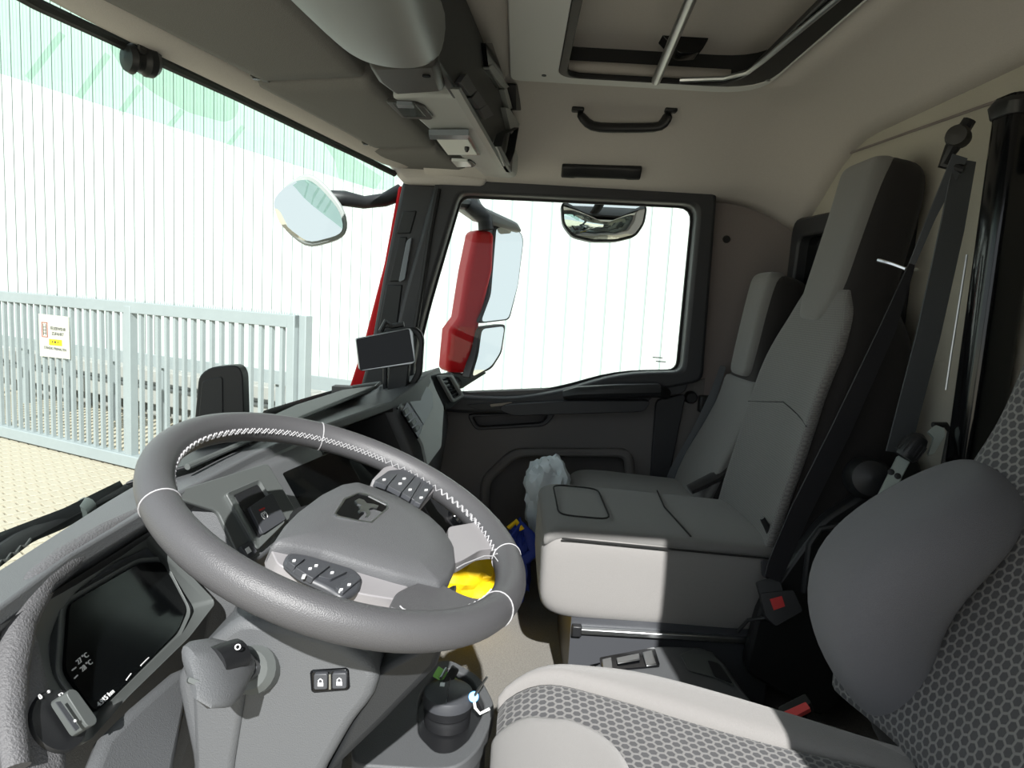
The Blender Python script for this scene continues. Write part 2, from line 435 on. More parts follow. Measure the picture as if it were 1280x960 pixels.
# second fence rail and the row of stacked kerb blocks behind the gate
rail = thing('guard_rail', gpt(0, 0, 1.6), 'pale steel guard rail on posts behind the barred gate', 'rail')
gbox(-6, 9, .98, 1.16, .06, 1.6).build('beam', 'galvanised', rail)
for k in range(12):
    gbox(-5.6 + k * 1.2, -5.5 + k * 1.2, 0, 1.0, .08, 1.66).build('post', 'galvanised', rail)
for k in range(20):
    s0 = -5 + k * .62
    b = thing('kerb_block', gpt(s0 + .3, 0, 2.4), 'pale concrete kerb block in the row stacked behind the gate', 'block', 'concrete kerb blocks behind the gate')
    gbox(s0, s0 + .6, .24, .52, .5, 2.4).build('lower_block', 'concrete', b, .02)
    gbox(s0 + .03, s0 + .57, .52, .78, .34, 2.46).build('upper_block', 'concrete', b, .02)
    gbox(s0 + .05, s0 + .55, 0, .24, .3, 2.5).build('plinth', 'concrete', b)

# ================================================================== CAB SHELL
XL, XR, YR = .36, 2.34, -.92
fl = MB().box(((XL + 1.12) / 2, .02, -.03), (1.12 - XL, 1.9, .06)).box(((1.12 + XR) / 2, .02, .03), (XR - 1.12 + .02, 1.9, .18)).build('floor', 'carpet', None, .02)
struct(fl)
# headliner with hatch opening
HX0, HX1, HY0, HY1 = .92, 1.80, -.585, -.07
def smooth(t): t = max(0, min(1, t)); return t * t * (3 - 2 * t)
def zc(x, y):
    z = 1.625
    if x > 1.86: z -= .22 * smooth((x - 1.86) / .5) ** 1.25
    if x < .66: z -= .2 * ((.66 - x) / .32) ** 2
    if y < -.68: z -= .085 * ((-.68 - y) / .24) ** 1.7
    return z
xs = sorted(set([XL - .02, .42, .5, .58, .66, .8, HX0, 1.1, 1.36, 1.6, HX1, 1.86, 1.92, 1.98, 2.04, 2.1, 2.16, 2.22, 2.28, XR + .03]))
ys = sorted(set([YR - .02, -.88, -.84, -.8, -.76, -.72, -.68, HY0, -.4, -.2, HY1, .1, .2, .32]))
mb = MB(); nx = len(xs)
vs = [(x, y, zc(x, y)) for y in ys for x in xs]; fs = []
for j in range(len(ys) - 1):
    for i in range(nx - 1):
        if xs[i] >= HX0 - 1e-6 and xs[i + 1] <= HX1 + 1e-6 and ys[j] >= HY0 - 1e-6 and ys[j + 1] <= HY1 + 1e-6: continue
        fs.append((j * nx + i, j * nx + i + 1, (j + 1) * nx + i + 1, (j + 1) * nx + i))
mb.add(vs, fs)
ce = struct(mb.build('ceiling', 'headliner', sharp=60)); so = ce.modifiers.new('solid', 'SOLIDIFY'); so.thickness = .03; so.offset = 1
# outer roof skin so no light leaks
rf = MB().box((1.35, -.3, 1.83), (2.14, 1.30, .04)).box((.36, -.3, 1.72), (.04, 1.3, .24)).box((2.40, -.3, 1.66), (.04, 1.3, .36)).box((1.35, -.97, 1.7), (2.1, .04, .3)).box((1.35, .34, 1.73), (2.1, .03, .2))
rr_ = struct(rf.build('roof', 'black_plastic'))
# rear wall
wr = struct(MB().box((1.35, YR - .02, .80), (2.04, .04, 1.62)).build('wall_rear', 'wall_cloth'))
seamp = [PY(1275, 116, YR + .003), PY(1205, 141, YR + .003), PY(1055, 194, YR + .003), PY(989, 219, YR + .003), PX(900, 235, 2.335)]
MB().tube(seamp, .0035, 6).build('wall_seam', 'pillar_cloth', wr)
# rear window: dark pane in a black frame
wq = [V((1.62, YR, 1.34)), V((2.26, YR, 1.36)), V((2.27, YR, .98)), V((1.62, YR, .96))]
wo = rpoly(wq, .05); wi = rpoly([V((1.66, YR, 1.285)), V((2.20, YR, 1.30)), V((2.215, YR, 1.03)), V((1.66, YR, 1.01))], .035)
w3 = struct(MB().frame(wo, wi, (0, .045, 0)).build('window_3', 'door_black', None, .008))
MB().prism([p + V((0, .004, 0)) for p in wi], (0, .006, 0)).build('pane', 'black_gloss', w3)
# right-hand wall behind the door (B pillar)
wb = struct(MB().box((XR + .025, -.77, .76), (.05, .34, 1.56)).build('wall_right', 'pillar_cloth', None))
pc = PX(908, 299, XR); MB().lathe(pc, (-1, 0, 0), [(.0, .008), (.011, .008), (.013, .003), (.013, -.003)], 16).build('cap', 'black_plastic', wb)
# driver's side shell around the open door
wl = MB().box((XL - .03, -.715, .75), (.06, .53, 1.7)).box((XL - .03, -.05, 1.50), (.06, 1.7, .16)).box((XL - .03, .80, .3), (.06, .42, .9))
wl.prism([V((XL - .06, .55, 1.45)), V((XL - .06, .66, 1.45)), V((XL - .06, .95, .7)), V((XL - .06, .82, .7))], (.06, 0, 0))
struct(wl.build('wall_left', 'door_black', None))
# front: firewall, below the windscreen
struct(MB().box((1.35, .80, .22), (2.1, .04, .56)).build('wall_front', 'black_plastic'))

# ---------------- passenger door
GX = 2.38
win_px = [(577, 245), (866, 259), (847, 462), (770, 464), (700, 486), (640, 494), (575, 492), (520, 470), (527, 412)]
wi = rpoly([PX(*p, GX - .03) for p in win_px], [.03, .045, .03, .12, .12, .05, .05, .02, .2], 4)
out_px = [(548, 228), (890, 236), (872, 474), (790, 490), (700, 512), (640, 514), (560, 512), (490, 496), (500, 400)]
wo = rpoly([PX(*p, GX - .03) for p in out_px], [.03, .05, .03, .05, .05, .05, .05, .02, .1], 4)
door = struct(MB().frame(wo, wi, (-.075, 0, 0)).build('door_1', 'door_black', None, .014, 3))
door['label'] = 'dark passenger door with pull handle and black window frame'
MB().frame(offset_poly(wi, -.006), offset_poly(wi, .008), (-.012, 0, 0)).build('window_seal', 'rubber', door)
gl = struct(MB().prism([p + V((.0, 0, 0)) for p in offset_poly(wi, -.01)], (.004, 0, 0)).build('window_1', 'glass_side'))
pk = MB()
for px, py in ((822, 447), (826, 452)): 
    q = PX(px, py, GX - .034); pk.box(q, (.001, .035, .004))
pk.build('glass_print', 'print_white', gl)
# lower panel and its mouldings
DX = 2.33
def dpl(name, pts, X, th, m, bev=.01, r=.02): return MB().prism(rpoly([PX(*p, X) for p in pts], r, 3), (th, 0, 0)).build(name, m, door, bev)
def holed(outer, holes, ext):
    bm = bmesh.new(); loops = []
    for lp_ in [outer] + holes:
        vs_ = [bm.verts.new(p) for p in lp_]; loops.append(vs_)
        for i in range(len(vs_)): bm.edges.new((vs_[i], vs_[(i + 1) % len(vs_)]))
    bmesh.ops.triangle_fill(bm, use_beauty=True, use_dissolve=False, edges=bm.edges[:], normal=(1, 0, 0))
    bm.verts.index_update(); n = len(bm.verts); co = [v.co.copy() for v in bm.verts]
    fs_ = [tuple(v.index for v in f.verts) for f in bm.faces]
    al = fs_ + [tuple(i + n for i in f) for f in fs_]
    for vs_ in loops:
        ix = [v.index for v in vs_]
        al += [(ix[i], ix[(i + 1) % len(ix)], ix[(i + 1) % len(ix)] + n, ix[i] + n) for i in range(len(ix))]
    bm.free(); return MB().add(co + [p + V(ext) for p in co], al)
pkt = rpoly([PX(*p, DX) for p in ((610, 603), (645, 570), (784, 570), (788, 640), (784, 714), (610, 714))], .03, 3)
grp = rpoly([PX(*p, DX) for p in ((588, 520), (690, 518), (680, 531), (596, 536))], .012, 3)
holed([V((DX, .62, .05)), V((DX, .62, .72)), V((DX, .2, .72)), V((DX, -.60, .80)), V((DX, -.66, .82)), V((DX, -.66, .05))], [pkt, grp], (.05, 0, 0)).build('lower_panel', 'door_panel', door)
def recess(name, lp_, d):
    n = len(lp_); mb_ = MB().loft([lp_, [p + V((d, 0, 0)) for p in lp_]], caps=False); mb_.add([p + V((d, 0, 0)) for p in lp_], [tuple(range(n))]); return mb_.build(name, 'door_panel', door)
dpl('belt_moulding', [(560, 500), (640, 503), (700, 498), (790, 480), (862, 472), (856, 492), (812, 497), (806, 514), (640, 518), (575, 516)], DX - .045, .07, 'door_black', .012)
MB().tube([PX(705, 494, DX - .07), PX(722, 491, DX - .085), PX(770, 489, DX - .09), PX(822, 488, DX - .085), PX(832, 492, DX - .04)], [.016, .022, .024, .024, .02], 10).build('pull_handle', 'black_plastic', door)
dpl('armrest_ledge', [(622, 512), (634, 506), (715, 501), (815, 501), (806, 515), (640, 520)], DX - .085, .06, 'door_black', .012)
dpl('switch_panel', [(580, 506), (650, 500), (672, 502), (668, 508), (600, 513)], DX - .06, .04, 'dash_black', .006)
dpl('window_switch', [(612, 505), (640, 502), (641, 506), (613, 509)], DX - .066, .02, 'black_gloss', .003, .004)
MB().frame(rpoly([PX(*p, DX - .015) for p in ((583, 518), (696, 516), (682, 533), (594, 538))], .02), rpoly([PX(*p, DX - .015) for p in ((590, 521), (686, 519), (677, 529), (598, 534))], .015), (.03, 0, 0)).build('grip_recess_rim', 'door_black', door, .004)
recess('grip_recess', grp, .055)
MB().frame(rpoly([PX(*p, DX - .03) for p in ((600, 600), (640, 562), (790, 562), (800, 640), (796, 720), (600, 720))], .04), rpoly([PX(*p, DX - .03) for p in ((612, 604), (647, 572), (781, 572), (786, 640), (782, 712), (612, 712))], .03), (.04, 0, 0)).build('pocket_rim', 'door_panel', door, .01)
recess('pocket', pkt, .09)
dpl('door_edge_trim', [(820, 500), (858, 492), (834, 610), (826, 700), (806, 700), (812, 610)], DX - .015, .035, 'door_black', .012)

# ---------------- passenger A pillar trim
ap = struct(MB().prism([PX(*p, 2.30) for p in ((503, 226), (552, 230), (540, 262), (528, 330), (516, 412), (508, 470), (500, 500), (446, 500), (462, 440), (480, 340))], (.06, 0, 0)).build('trim_1', 'door_black', None, .012))
for q in ([(503, 264), (521, 263), (513, 292), (495, 292)], [(499, 296), (509, 296), (501, 352), (486, 352)], [(483, 356), (503, 356), (496, 410), (473, 410)]):
    MB().prism([PX(*p, 2.295) for p in q], (.02, 0, 0)).build('pillar_panel', 'dash_black', ap, .004)
MB().prism(rpoly([PX(*p, 2.285) for p in ((508, 301), (515, 296), (506, 350), (498, 353))], .008), (.02, 0, 0)).build('grip_strip', 'lens_grey', ap, .005)
MB().tube([PX(548, 236, 2.27), PX(538, 290, 2.27), PX(526, 370, 2.27), PX(518, 420, 2.27)], .009, 8).build('door_seal', 'rubber', ap)
MB().prism([PX(*p, 2.42) for p in ((498, 232), (504, 232), (488, 330), (466, 430), (452, 492), (434, 492), (454, 430), (480, 330))], (.05, 0, 0)).build('outer_pillar', 'red_paint', ap, .008)

# ---------------- windscreen, header trim
top_w = [V((.36, .74, 1.43)), PZ(60, 0, 1.45), PZ(180, 58, 1.462), PZ(300, 115, 1.47), PZ(400, 165, 1.462), PZ(455, 192, 1.455), PZ(500, 215, 1.44)]
bot_w = [V((.36, .54, .69)), V((.72, .575, .69)), V((1.05, .605, .69)), V((1.4, .62, .69)), V((1.8, .585, .69)), V((2.1, .54, .69)), V((2.32, .47, .69))]
rows = []
for k in range(9):
    t = k / 8; rows.append([a.lerp(b, t) + V((0, .05 * math.sin(math.pi * t), 0)) for a, b in zip(top_w, bot_w)])
ws = MB().loft(rows, caps=False, closed=False).build('window_2', 'glass', None, sub=2); struct(ws)
hd = []
for i, p in enumerate(top_w):
    hd.append([p + V((0, .02, .0)), p + V((0, -.015, -.012)), p + V((0, -.075, .006)), p + V((0, -.10, .03)), p + V((0, .0, .09))])
struct(MB().loft(hd).build('trim_2', 'headliner', None, sub=1))
MB().tube([p + V((0, .018, -.006)) for p in top_w], .010, 8).build('windscreen_seal', 'rubber', bpy.data.objects['trim_2'])

struct(MB().prism([PX(*p, 2.26) for p in ((478, 196), (560, 212), (610, 220), (606, 232), (503, 228))], (.09, 0, 0)).build('trim_4', 'headliner', None, .02))
# ---------------- green tinted outer sun visor ahead of the windscreen
sv = thing('outer_sun_visor', (1.3, .95, 1.35), 'translucent green outer sun visor above the windscreen', 'visor')
lo = [PY(px, py, yv) for px, py, yv in ((-900, -190, .93), (-500, -64, .93), (-200, 29, .93), (-60, 72, .93), (0, 92, .93), (100, 123, .93), (200, 154, .91), (300, 185, .86), (400, 216, .74), (470, 237, .60), (492, 238, .54))]
hi = [p * 1.0 for p in lo]; up_ = []
for i, p in enumerate(lo): up_.append(V((p.x, p.y - .10, p.z + (.16 if i < 9 else .12))))
rows = [[a.lerp(b, t) + V((0, .03 * math.sin(math.pi * t), 0)) for a, b in zip(lo, up_)] for t in (0, .25, .5, .75, 1)]
so = MB().loft(rows, caps=False, closed=False).build('shield', 'visor_green', sv)
sm = so.modifiers.new('solid', 'SOLIDIFY'); sm.thickness = .004
def von(px, py): return PP(px, py, (lo[5] + lo[7]) / 2 + V((0, -.004, 0)), (lo[7] - lo[4]).cross(up_[5] - lo[5]))
for a, b in (((78, 42), (35, 98)), ((135, 68), (98, 122)), ((175, 108), (150, 142)), ((228, 138), (210, 160)), ((304, 158), (282, 186))):
    A, B = von(*a), von(*b); MB().tube([A, B], .006, 6).build('rib', 'visor_pad', sv)
for pts in ([(133, 52), (150, 82), (190, 115), (235, 140), (280, 152), (294, 146), (298, 128), (250, 95), (200, 70), (160, 55)], [(405, 178), (440, 196), (478, 222), (470, 236), (445, 236), (424, 224), (420, 202)]):
    q = rpoly([von(*p) for p in pts], .02, 2); nn = (q[5] - q[0]).cross(q[10] - q[0]).normalized()
    MB().prism(q, nn * .004).build('visor_patch', 'visor_pad', sv)

# ================================================================== DASHBOARD
dash = thing('dashboard', (1.3, .5, .12), 'grey wraparound truck dashboard with driver display, vents and storage tray', 'dashboard')
#   X : windscreen base, lip top, lip under, face top, face bottom, knee, bottom      (y, z)
ST = [
 (.40, (.53, .70), (.46, .715), (.455, .695), (.48, .65), (.44, .565), (.50, .42), (.56, .05)),
 (.56, (.545, .712), (.465, .735), (.462, .715), (.495, .665), (.44, .572), (.47, .44), (.56, .05)),
 (.72, (.56, .718), (.475, .745), (.472, .725), (.51, .675), (.44, .575), (.46, .46), (.56, .05)),
 (.90, (.58, .72), (.470, .75), (.467, .73), (.51, .675), (.435, .57), (.46, .46), (.56, .05)),
 (.965, (.588, .72), (.46, .755), (.457, .735), (.50, .675), (.43, .57), (.45, .46), (.56, .05)),
 (.985, (.59, .72), (.455, .757), (.452, .74), (.445, .735), (.375, .635), (.43, .47), (.56, .05)),
 (1.13, (.60, .722), (.43, .768), (.427, .75), (.405, .745), (.345, .645), (.40, .47), (.56, .05)),
 (1.30, (.605, .724), (.385, .78), (.382, .762), (.367, .748), (.312, .642), (.37, .47), (.56, .05)),
 (1.32, (.605, .724), (.38, .78), (.377, .76), (.48, .75), (.46, .63), (.33, .61), (.56, .05)),
 (1.74, (.57, .722), (.325, .768), (.322, .745), (.44, .735), (.42, .61), (.25, .59), (.56, .05)),
 (1.79, (.56, .722), (.315, .765), (.312, .745), (.305, .735), (.235, .585), (.25, .45), (.56, .05)),
 (1.92, (.54, .73), (.272, .80), (.268, .785), (.262, .775), (.21, .585), (.23, .45), (.56, .05)),
 (2.05, (.50, .735), (.255, .815), (.25, .80), (.245, .79), (.205, .60), (.23, .45), (.56, .05)),
 (2.31, (.45, .735), (.25, .81), (.245, .795), (.24, .785), (.21, .62), (.23, .45), (.50, .05))]
rings = []
for s_ in ST:
    X = s_[0]; rings.append([V((X, y, z)) for y, z in s_[1:]] + [V((X, .60, .05))])
MB().loft(rings).build('body', 'dash_grey', dash, .008, 3)
# windscreen-side top mat
MB().prism([V((1.0, .575, .738)), V((1.75, .56, .742)), V((2.0, .50, .752)), V((2.0, .40, .772)), V((1.5, .45, .768)), V((1.05, .50, .758))], (0, 0, .006)).build('top_mat', 'dash_black', dash, .004)
MB().tube([V((1.02, .49, .768)), V((1.5, .435, .778)), V((1.86, .375, .79)), V((2.0, .39, .785)), V((2.05, .48, .762))], .005, 8).build('mat_rim', 'dash_smooth', dash)
# ---- driver display: hood band, bezel, screen
CP, CN = V((.75, .44, .58)), V((0, -.8, .6))
scr = [(84, 757), (172, 706), (200, 704), (231, 762), (219, 791), (116, 893), (78, 841)]
screen = plate('driver_screen', scr, CP, CN, .004, 'screen', dash, r=.01, lift=.004)
so_ = rpoly([PP(*p, CP + CN * .012, CN) for p in [(76, 752), (172, 697), (205, 694), (241, 764), (226, 797), (118, 905), (70, 843)]], .012, 3)
si_ = rpoly([PP(*p, CP + CN * .002, CN) for p in scr], .01, 3)
MB().frame(so_, si_, -CN * .02).build('screen_bezel', 'dash_smooth', dash, .002)
RP = CP + CN * .035
r_out = [(40, 900), (34, 860), (38, 800), (62, 742), (90, 712), (140, 682), (185, 660), (222, 700), (272, 752), (238, 796), (160, 872), (110, 930)]
r_in = [(82, 868), (66, 842), (60, 805), (74, 768), (96, 740), (145, 702), (190, 682), (212, 706), (248, 758), (228, 790), (150, 866), (112, 902)]
MB().frame(rpoly([PP(*p, RP, CN) for p in r_out], .01, 2), rpoly([PP(*p, CP + CN * .008, CN) for p in r_in], .01, 2), -CN * .012).build('display_surround', 'dash_smooth', dash, .003)
hp = [(20, 960), (12, 900), (14, 840), (24, 780), (50, 728), (84, 700), (131, 668), (180, 642), (222, 617)]
MB().tube([PP(*p, CP + CN * .055 + V((0, .01, .012)), CN) for p in hp], [(.010, .012), (.011, .014), (.012, .015), (.013, .016), (.014, .017), (.014, .017), (.013, .015), (.011, .012), (.008, .008)], 12, flat=CN).build('display_hood', 'dash_hood', dash)
# left-hand cheek of the dash below the light switch
MB().prism([PP(*p, CP + CN * .02, CN) for p in ((-40, 800), (20, 780), (40, 870), (62, 960), (60, 1000), (-40, 1000))], CN * .03).build('side_cheek', 'dash_hood', dash, .015, 3)
MB().prism([PP(*p, CP + CN * .03, CN) for p in ((112, 932), (152, 893), (205, 848), (228, 838), (218, 900), (205, 960), (195, 1010), (80, 1010))], CN * .02).build('knee_panel', 'dash_grey', dash, .01, 3)
MB().loft([[V((x, .464, .722)), V((x, .512, .676)), V((x, .508, .668))] for x in (.50, .60, .72, .90, .962)], closed=False).build('hood_lining', 'black_plastic', dash)
# white numbers on the driver display
tx = V((1, 0, 0)); ty = V((0, .6, .8))
SPn = CP + CN * .0085
for body, px, sz in (('27 °C', (98, 831), .008), ('28 °C', (103, 840), .008), ('4.915 km', (124, 884), .0078)):
    text('readout', body, PP(*px, SPn, CN), tx, ty, sz, 'print_white', screen)
for q in (((90, 838), (95, 834)), ((93, 848), (97, 844)), ((158, 850), (164, 842)), ((176, 832), (186, 822))):
    MB().tube([PP(*q[0], SPn, CN), PP(*q[1], SPn, CN)], .0008, 4).build('readout_mark', 'print_white', screen)
# ---- rotary light switch
KP = CP + CN * .052; kc = PP(*c7(480, 510), KP, CN)
sw = MB().lathe(kc - CN * .035, CN, [(.031, 0), (.031, .033), (.029, .036), (0, .036)], 32).build('light_switch', 'black_plastic', dash)
kp = [PP(*c7(*p), KP + CN * .004, CN) for p in ((395, 385), (425, 348), (480, 352), (650, 585), (640, 630), (570, 655))]
MB().prism(rpoly(kp, .004, 2), CN * .02).build('knob', 'dash_smooth', sw, .004, 3)
MB().prism([PP(*c7(*p), KP + CN * .0245, CN) for p in ((440, 372), (478, 366), (632, 580), (600, 604))], CN * .001).build('knob_face', 'button', sw)
for body, px in (('0', (322, 350)), ('*', (400, 315)), ('D', (490, 340))):
    text('symbol', body, PP(*c7(*px), KP + CN * .003, CN), tx, ty, .007, 'print_white', sw)
text('symbol', '*', PP(*c7(610, 545), KP + CN * .026, CN), tx, ty, .006, 'print_white', sw)
# ---- parking brake panel
BP = PX(325, 640, 1.05); BN = V((-.3, -.78, .52)).normalized()
plate('brake_panel', [(440, 560), (250, 500), (250, 455), (690, 318), (835, 560), (650, 760), (560, 820)], BP, BN, .004, 'dash_smooth', dash, .003, .008, -.002, c2)
bo = [PP(*c2(*p), BP + BN * .010, BN) for p in ((490, 465), (660, 392), (790, 610), (650, 750))]
bi = [PP(*c2(*p), BP + BN * .004, BN) for p in ((530, 480), (650, 425), (760, 600), (650, 690))]
MB().frame(rpoly(bo, .006), rpoly(bi, .004), -BN * .012).build('brake_switch_frame', 'dash_smooth', dash, .003)
plate('brake_switch_well', [(528, 478), (652, 422), (762, 602), (650, 692)], BP, BN, .003, 'black_plastic', dash, conv=c2, lift=.001)
bsw = plate('brake_switch', [(590, 545), (705, 470), (775, 605), (658, 680)], BP, BN, .008, 'button', dash, .003, .004, .002, c2)
bx = (PP(*c2(775, 605), BP, BN) - PP(*c2(658, 680), BP, BN)).normalized(); by = BN.cross(bx)
text('brake_symbol', '(P)', PP(*c2(672, 592), BP + BN * .0115, BN), bx, by, .012, 'print_white', bsw)
plate('warning_mark', [(655, 548), (682, 536), (685, 544), (658, 556)], BP, BN, .0005, 'red_button', bsw, conv=c2, lift=.0105)
sb = plate('small_button', [(550, 740), (600, 708), (635, 765), (590, 800)], BP, BN, .006, 'button', dash, .002, .003, .003, c2)
plate('button_symbol', [(585, 745), (603, 732), (618, 758), (598, 770)], BP, BN, .0005, 'print_white', sb, conv=c2, lift=.0095)
# ---- centre display
DP = PX(410, 580, 1.3); DN = V((-.25, -.83, .5)).normalized()
cds = plate('centre_screen', [(758, 372), (1010, 262), (1075, 268), (1150, 405), (1160, 480), (840, 640)], DP, DN, .006, 'screen_centre', dash, .001, .004, .004, c2)
plate('centre_bezel', [(720, 360), (1060, 225), (1290, 470), (1280, 640), (850, 720)], DP, DN, .008, 'black_gloss', dash, .003, .008, -.006, c2)
# ---- storage tray lip and insides (dark)
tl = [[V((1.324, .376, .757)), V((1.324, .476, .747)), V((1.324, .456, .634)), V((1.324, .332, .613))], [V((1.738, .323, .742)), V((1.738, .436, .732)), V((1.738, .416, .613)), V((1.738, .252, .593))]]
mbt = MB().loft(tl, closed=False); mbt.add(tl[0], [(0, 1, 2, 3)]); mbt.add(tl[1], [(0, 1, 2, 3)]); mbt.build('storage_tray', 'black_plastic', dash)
# ---- passenger end: silver panel, glossy glove display, inner vent, outer vent
EP = V((1.9, .25, .76)); EN = (PX(*c4(680, 690), 1.76) - PX(*c4(540, 450), 1.8)).cross(PX(*c4(680, 280), 2.05) - PX(*c4(540, 450), 1.8)).normalized()
if EN.x > 0: EN = -EN
EP = PX(*c4(540, 450), 1.8)
def epl(name, pts, th, m, bev=.002, r=.004, lift=0, parent=None): return plate(name, pts, EP, EN, th, m, parent or dash, bev, r, lift, c8)
epl('end_panel', [(445, 520), (690, 235), (770, 260), (835, 410), (905, 560), (880, 960), (740, 1150), (690, 920)], .006, 'trim_silver', .004, .01)
epl('glossy_panel', [(540, 460), (690, 290), (800, 420), (800, 560), (710, 735)], .004, 'lens_grey', .001, .004, .006)
epl('panel_groove', [(450, 560), (690, 275), (700, 285), (460, 572)], .0015, 'black_plastic', 0, 0, .006)
iv = epl('inner_vent', [(490, 600), (545, 500), (705, 735), (660, 870)], .003, 'black_gloss', .001, .004, .007)
for k in range(4):
    a = k / 4
    q = [(505 + 145 * a, 590 + 225 * a), (545 + 145 * a, 560 + 225 * a), (560 + 145 * a, 600 + 225 * a), (525 + 145 * a, 640 + 225 * a)]
    epl('vane', q, .006, 'dash_smooth', .001, 0, .010, iv)
VP_ = PX(*c8(960, 360), 2.16); VN = V((-.45, -.85, .1)).normalized()
vo = rpoly([PP(*c8(*p), VP_, VN) for p in ((835, 235), (975, 225), (1095, 440), (985, 505))], .01)
vi = rpoly([PP(*c8(*p), VP_, VN) for p in ((865, 258), (960, 248), (1068, 430), (992, 475))], .008)
ov = MB().frame(vo, vi, VN * .012).build('outer_vent', 'trim_silver', dash, .002)
MB().prism([p - VN * .004 for p in vi], VN * .004).build('vent_back', 'black_gloss', ov)
for k in range(5):
    t = (k + .5) / 5
    A = PP(*c8(875 + 115 * t, 262 + 205 * t), VP_, VN); B = PP(*c8(962 + 95 * t, 252 + 175 * t), VP_, VN)
    MB().tube([A, B], .0035, 6).build('vane', 'dash_black', ov)
plate('vent_housing', [(770, 240), (850, 215), (985, 205), (1110, 450), (930, 590)], VP_, VN, .006, 'dash_black', dash, .004, .01, -.008, c8)
# ---- start knob panel seen through the wheel
NP = PX(563, 650, 1.16); NN_ = V((-.35, -.75, .55)).normalized()
plate('start_panel', [(700, 240), (820, 200), (960, 300), (1040, 420), (900, 460), (800, 400)], NP, NN_, .01, 'black_plastic', dash, .003, .01, 0, c3)
kn = MB().lathe(NP + NN_ * .01, NN_, [(.017, 0), (.017, .012), (.014, .016), (0, .016)], 24).build('start_button', 'black_gloss', dash)
MB().tube([NP + NN_ * .024 + (NN_.orthogonal().normalized() * math.cos(a) + NN_.cross(NN_.orthogonal().normalized()) * math.sin(a)) * .012 for a in [k * math.pi / 10 for k in range(20)]], .0014, 6, True).build('button_ring', 'steel', kn)

# ================================================================== STEERING WHEEL
WC = V((.7773, .1844, .7921)); WT, WS = .3662, -.0751
WN = V((math.sin(WS), -math.sin(WT) * math.cos(WS), math.cos(WT) * math.cos(WS)))
WU = WN.cross(V((1, 0, 0))).normalized(); WV = WN.cross(WU)
wheel = thing('steering_wheel', WC, 'grey leather steering wheel with stitched rim and lion badge', 'steering wheel')
WR, WT_ = .21, .0185
def rimp(T, ph=0, r=None, R=WR):
    r = WT_ if r is None else r; rad = R + r * math.cos(ph)
    return WC + WU * (rad * math.cos(T)) + WV * (rad * math.sin(T)) + WN * (r * 1.06 * math.sin(ph))
MB().loft([[rimp(2 * math.pi * i / 96, 2 * math.pi * k / 20) for k in range(20)] for i in range(97)], caps=False).build('rim', 'leather', wheel)
def wang(px, py):
    q = PP(px, py, WC, WN) - WC; return math.atan2(q.dot(WV), q.dot(WU))
for px, py in ((215, 632), (400, 545), (630, 697), (625, 765)):
    T = wang(px, py); MB().tube([rimp(T + .012 * math.sin(2 * k * math.pi / 24), 2 * math.pi * k / 24, WT_ + .0002) for k in range(24)], .0008, 5, True).build('seam', 'thread', wheel)
def stitch(T0, T1, R=WR, ph=2.95):
    n = max(6, int(abs(T1 - T0) / .028)); p = []
    for i in range(n + 1):
        T = T0 + (T1 - T0) * i / n; p.append(rimp(T, ph + (.16 if i % 2 else -.16), WT_ + .0008, R))
    return p
ta, tb = wang(215, 585), wang(470, 590)
if tb > ta: tb -= 2 * math.pi
MB().tube(stitch(ta, tb), .0009, 5).build('stitching', 'thread', wheel, kind='stuff')
MB().tube(stitch(wang(535, 620), wang(595, 660)), .0009, 5).build('stitching', 'thread', wheel, kind='stuff')
MB().tube(stitch(wang(625, 700), wang(620, 745)), .0009, 5).build('stitching', 'thread', wheel, kind='stuff')
HP = WC + WN * .004
hub_px = [(0, 470), (60, 380), (130, 310), (250, 222), (340, 178), (420, 165), (500, 190), (620, 235), (720, 290), (800, 345), (870, 410), (920, 490), (930, 580), (900, 650), (850, 690), (640, 640), (440, 580), (250, 520), (90, 490)]
hubp = rpoly([PP(*c3(*p), HP, WN) for p in hub_px], .004, 2)
hc = sum(hubp, V()) / len(hubp)
MB().loft([[hc + (p - hc) * .98 - WN * .035 for p in hubp], [p - WN * .012 for p in hubp], [hc + (p - hc) * .985 - WN * .003 for p in hubp], [hc + (p - hc) * .94 + WN * .002 for p in hubp], [hc + (p - hc) * .6 + WN * .006 for p in hubp], [hc + (p - hc) * .15 + WN * .008 for p in hubp]]).build('airbag_cover', 'hub_plastic', wheel, sharp=60)
# lower hub carrier with silver trim (towards the driver's lap)
LP_ = WC - WN * .022
plate('hub_carrier', [(-40, 560), (60, 500), (440, 585), (840, 690), (830, 740), (700, 720), (620, 780), (640, 830), (440, 800), (250, 760), (0, 650)], LP_, WN, .016, 'wheel_silver', wheel, .004, .006, 0, c3)
plate('hub_lower', [(-30, 640), (260, 730), (440, 750), (640, 775), (760, 830), (640, 860), (300, 830), (0, 720)], LP_, WN, .01, 'hub_plastic', wheel, .004, .006, -.012, c3)
MB().lathe(WC - WN * .10, WN, [(.045, 0), (.05, .03), (.055, .06), (.06, .072), (0, .072)], 28).build('hub_boss', 'black_plastic', wheel)
SPK = WC - WN * .012
plate('spoke', [(860, 440), (1010, 412), (1040, 340), (1120, 400), (1190, 540), (1150, 575), (1100, 545), (1020, 555), (930, 610), (860, 640)], SPK, WN, .014, 'wheel_silver', wheel, .006, .008, 0, c3)
plate('spoke', [(600, 770), (720, 715), (830, 725), (920, 775), (1000, 800), (1120, 765), (1180, 820), (1000, 880), (720, 880), (560, 850)], SPK, WN, .012, 'leather', wheel, .006, .008, 0, c3)
plate('spoke', [(480, 200), (545, 130), (640, 105), (760, 125), (835, 200), (800, 240), (740, 310), (690, 290)], SPK, WN, .012, 'wheel_silver', wheel, .006, .008, 0, c3)
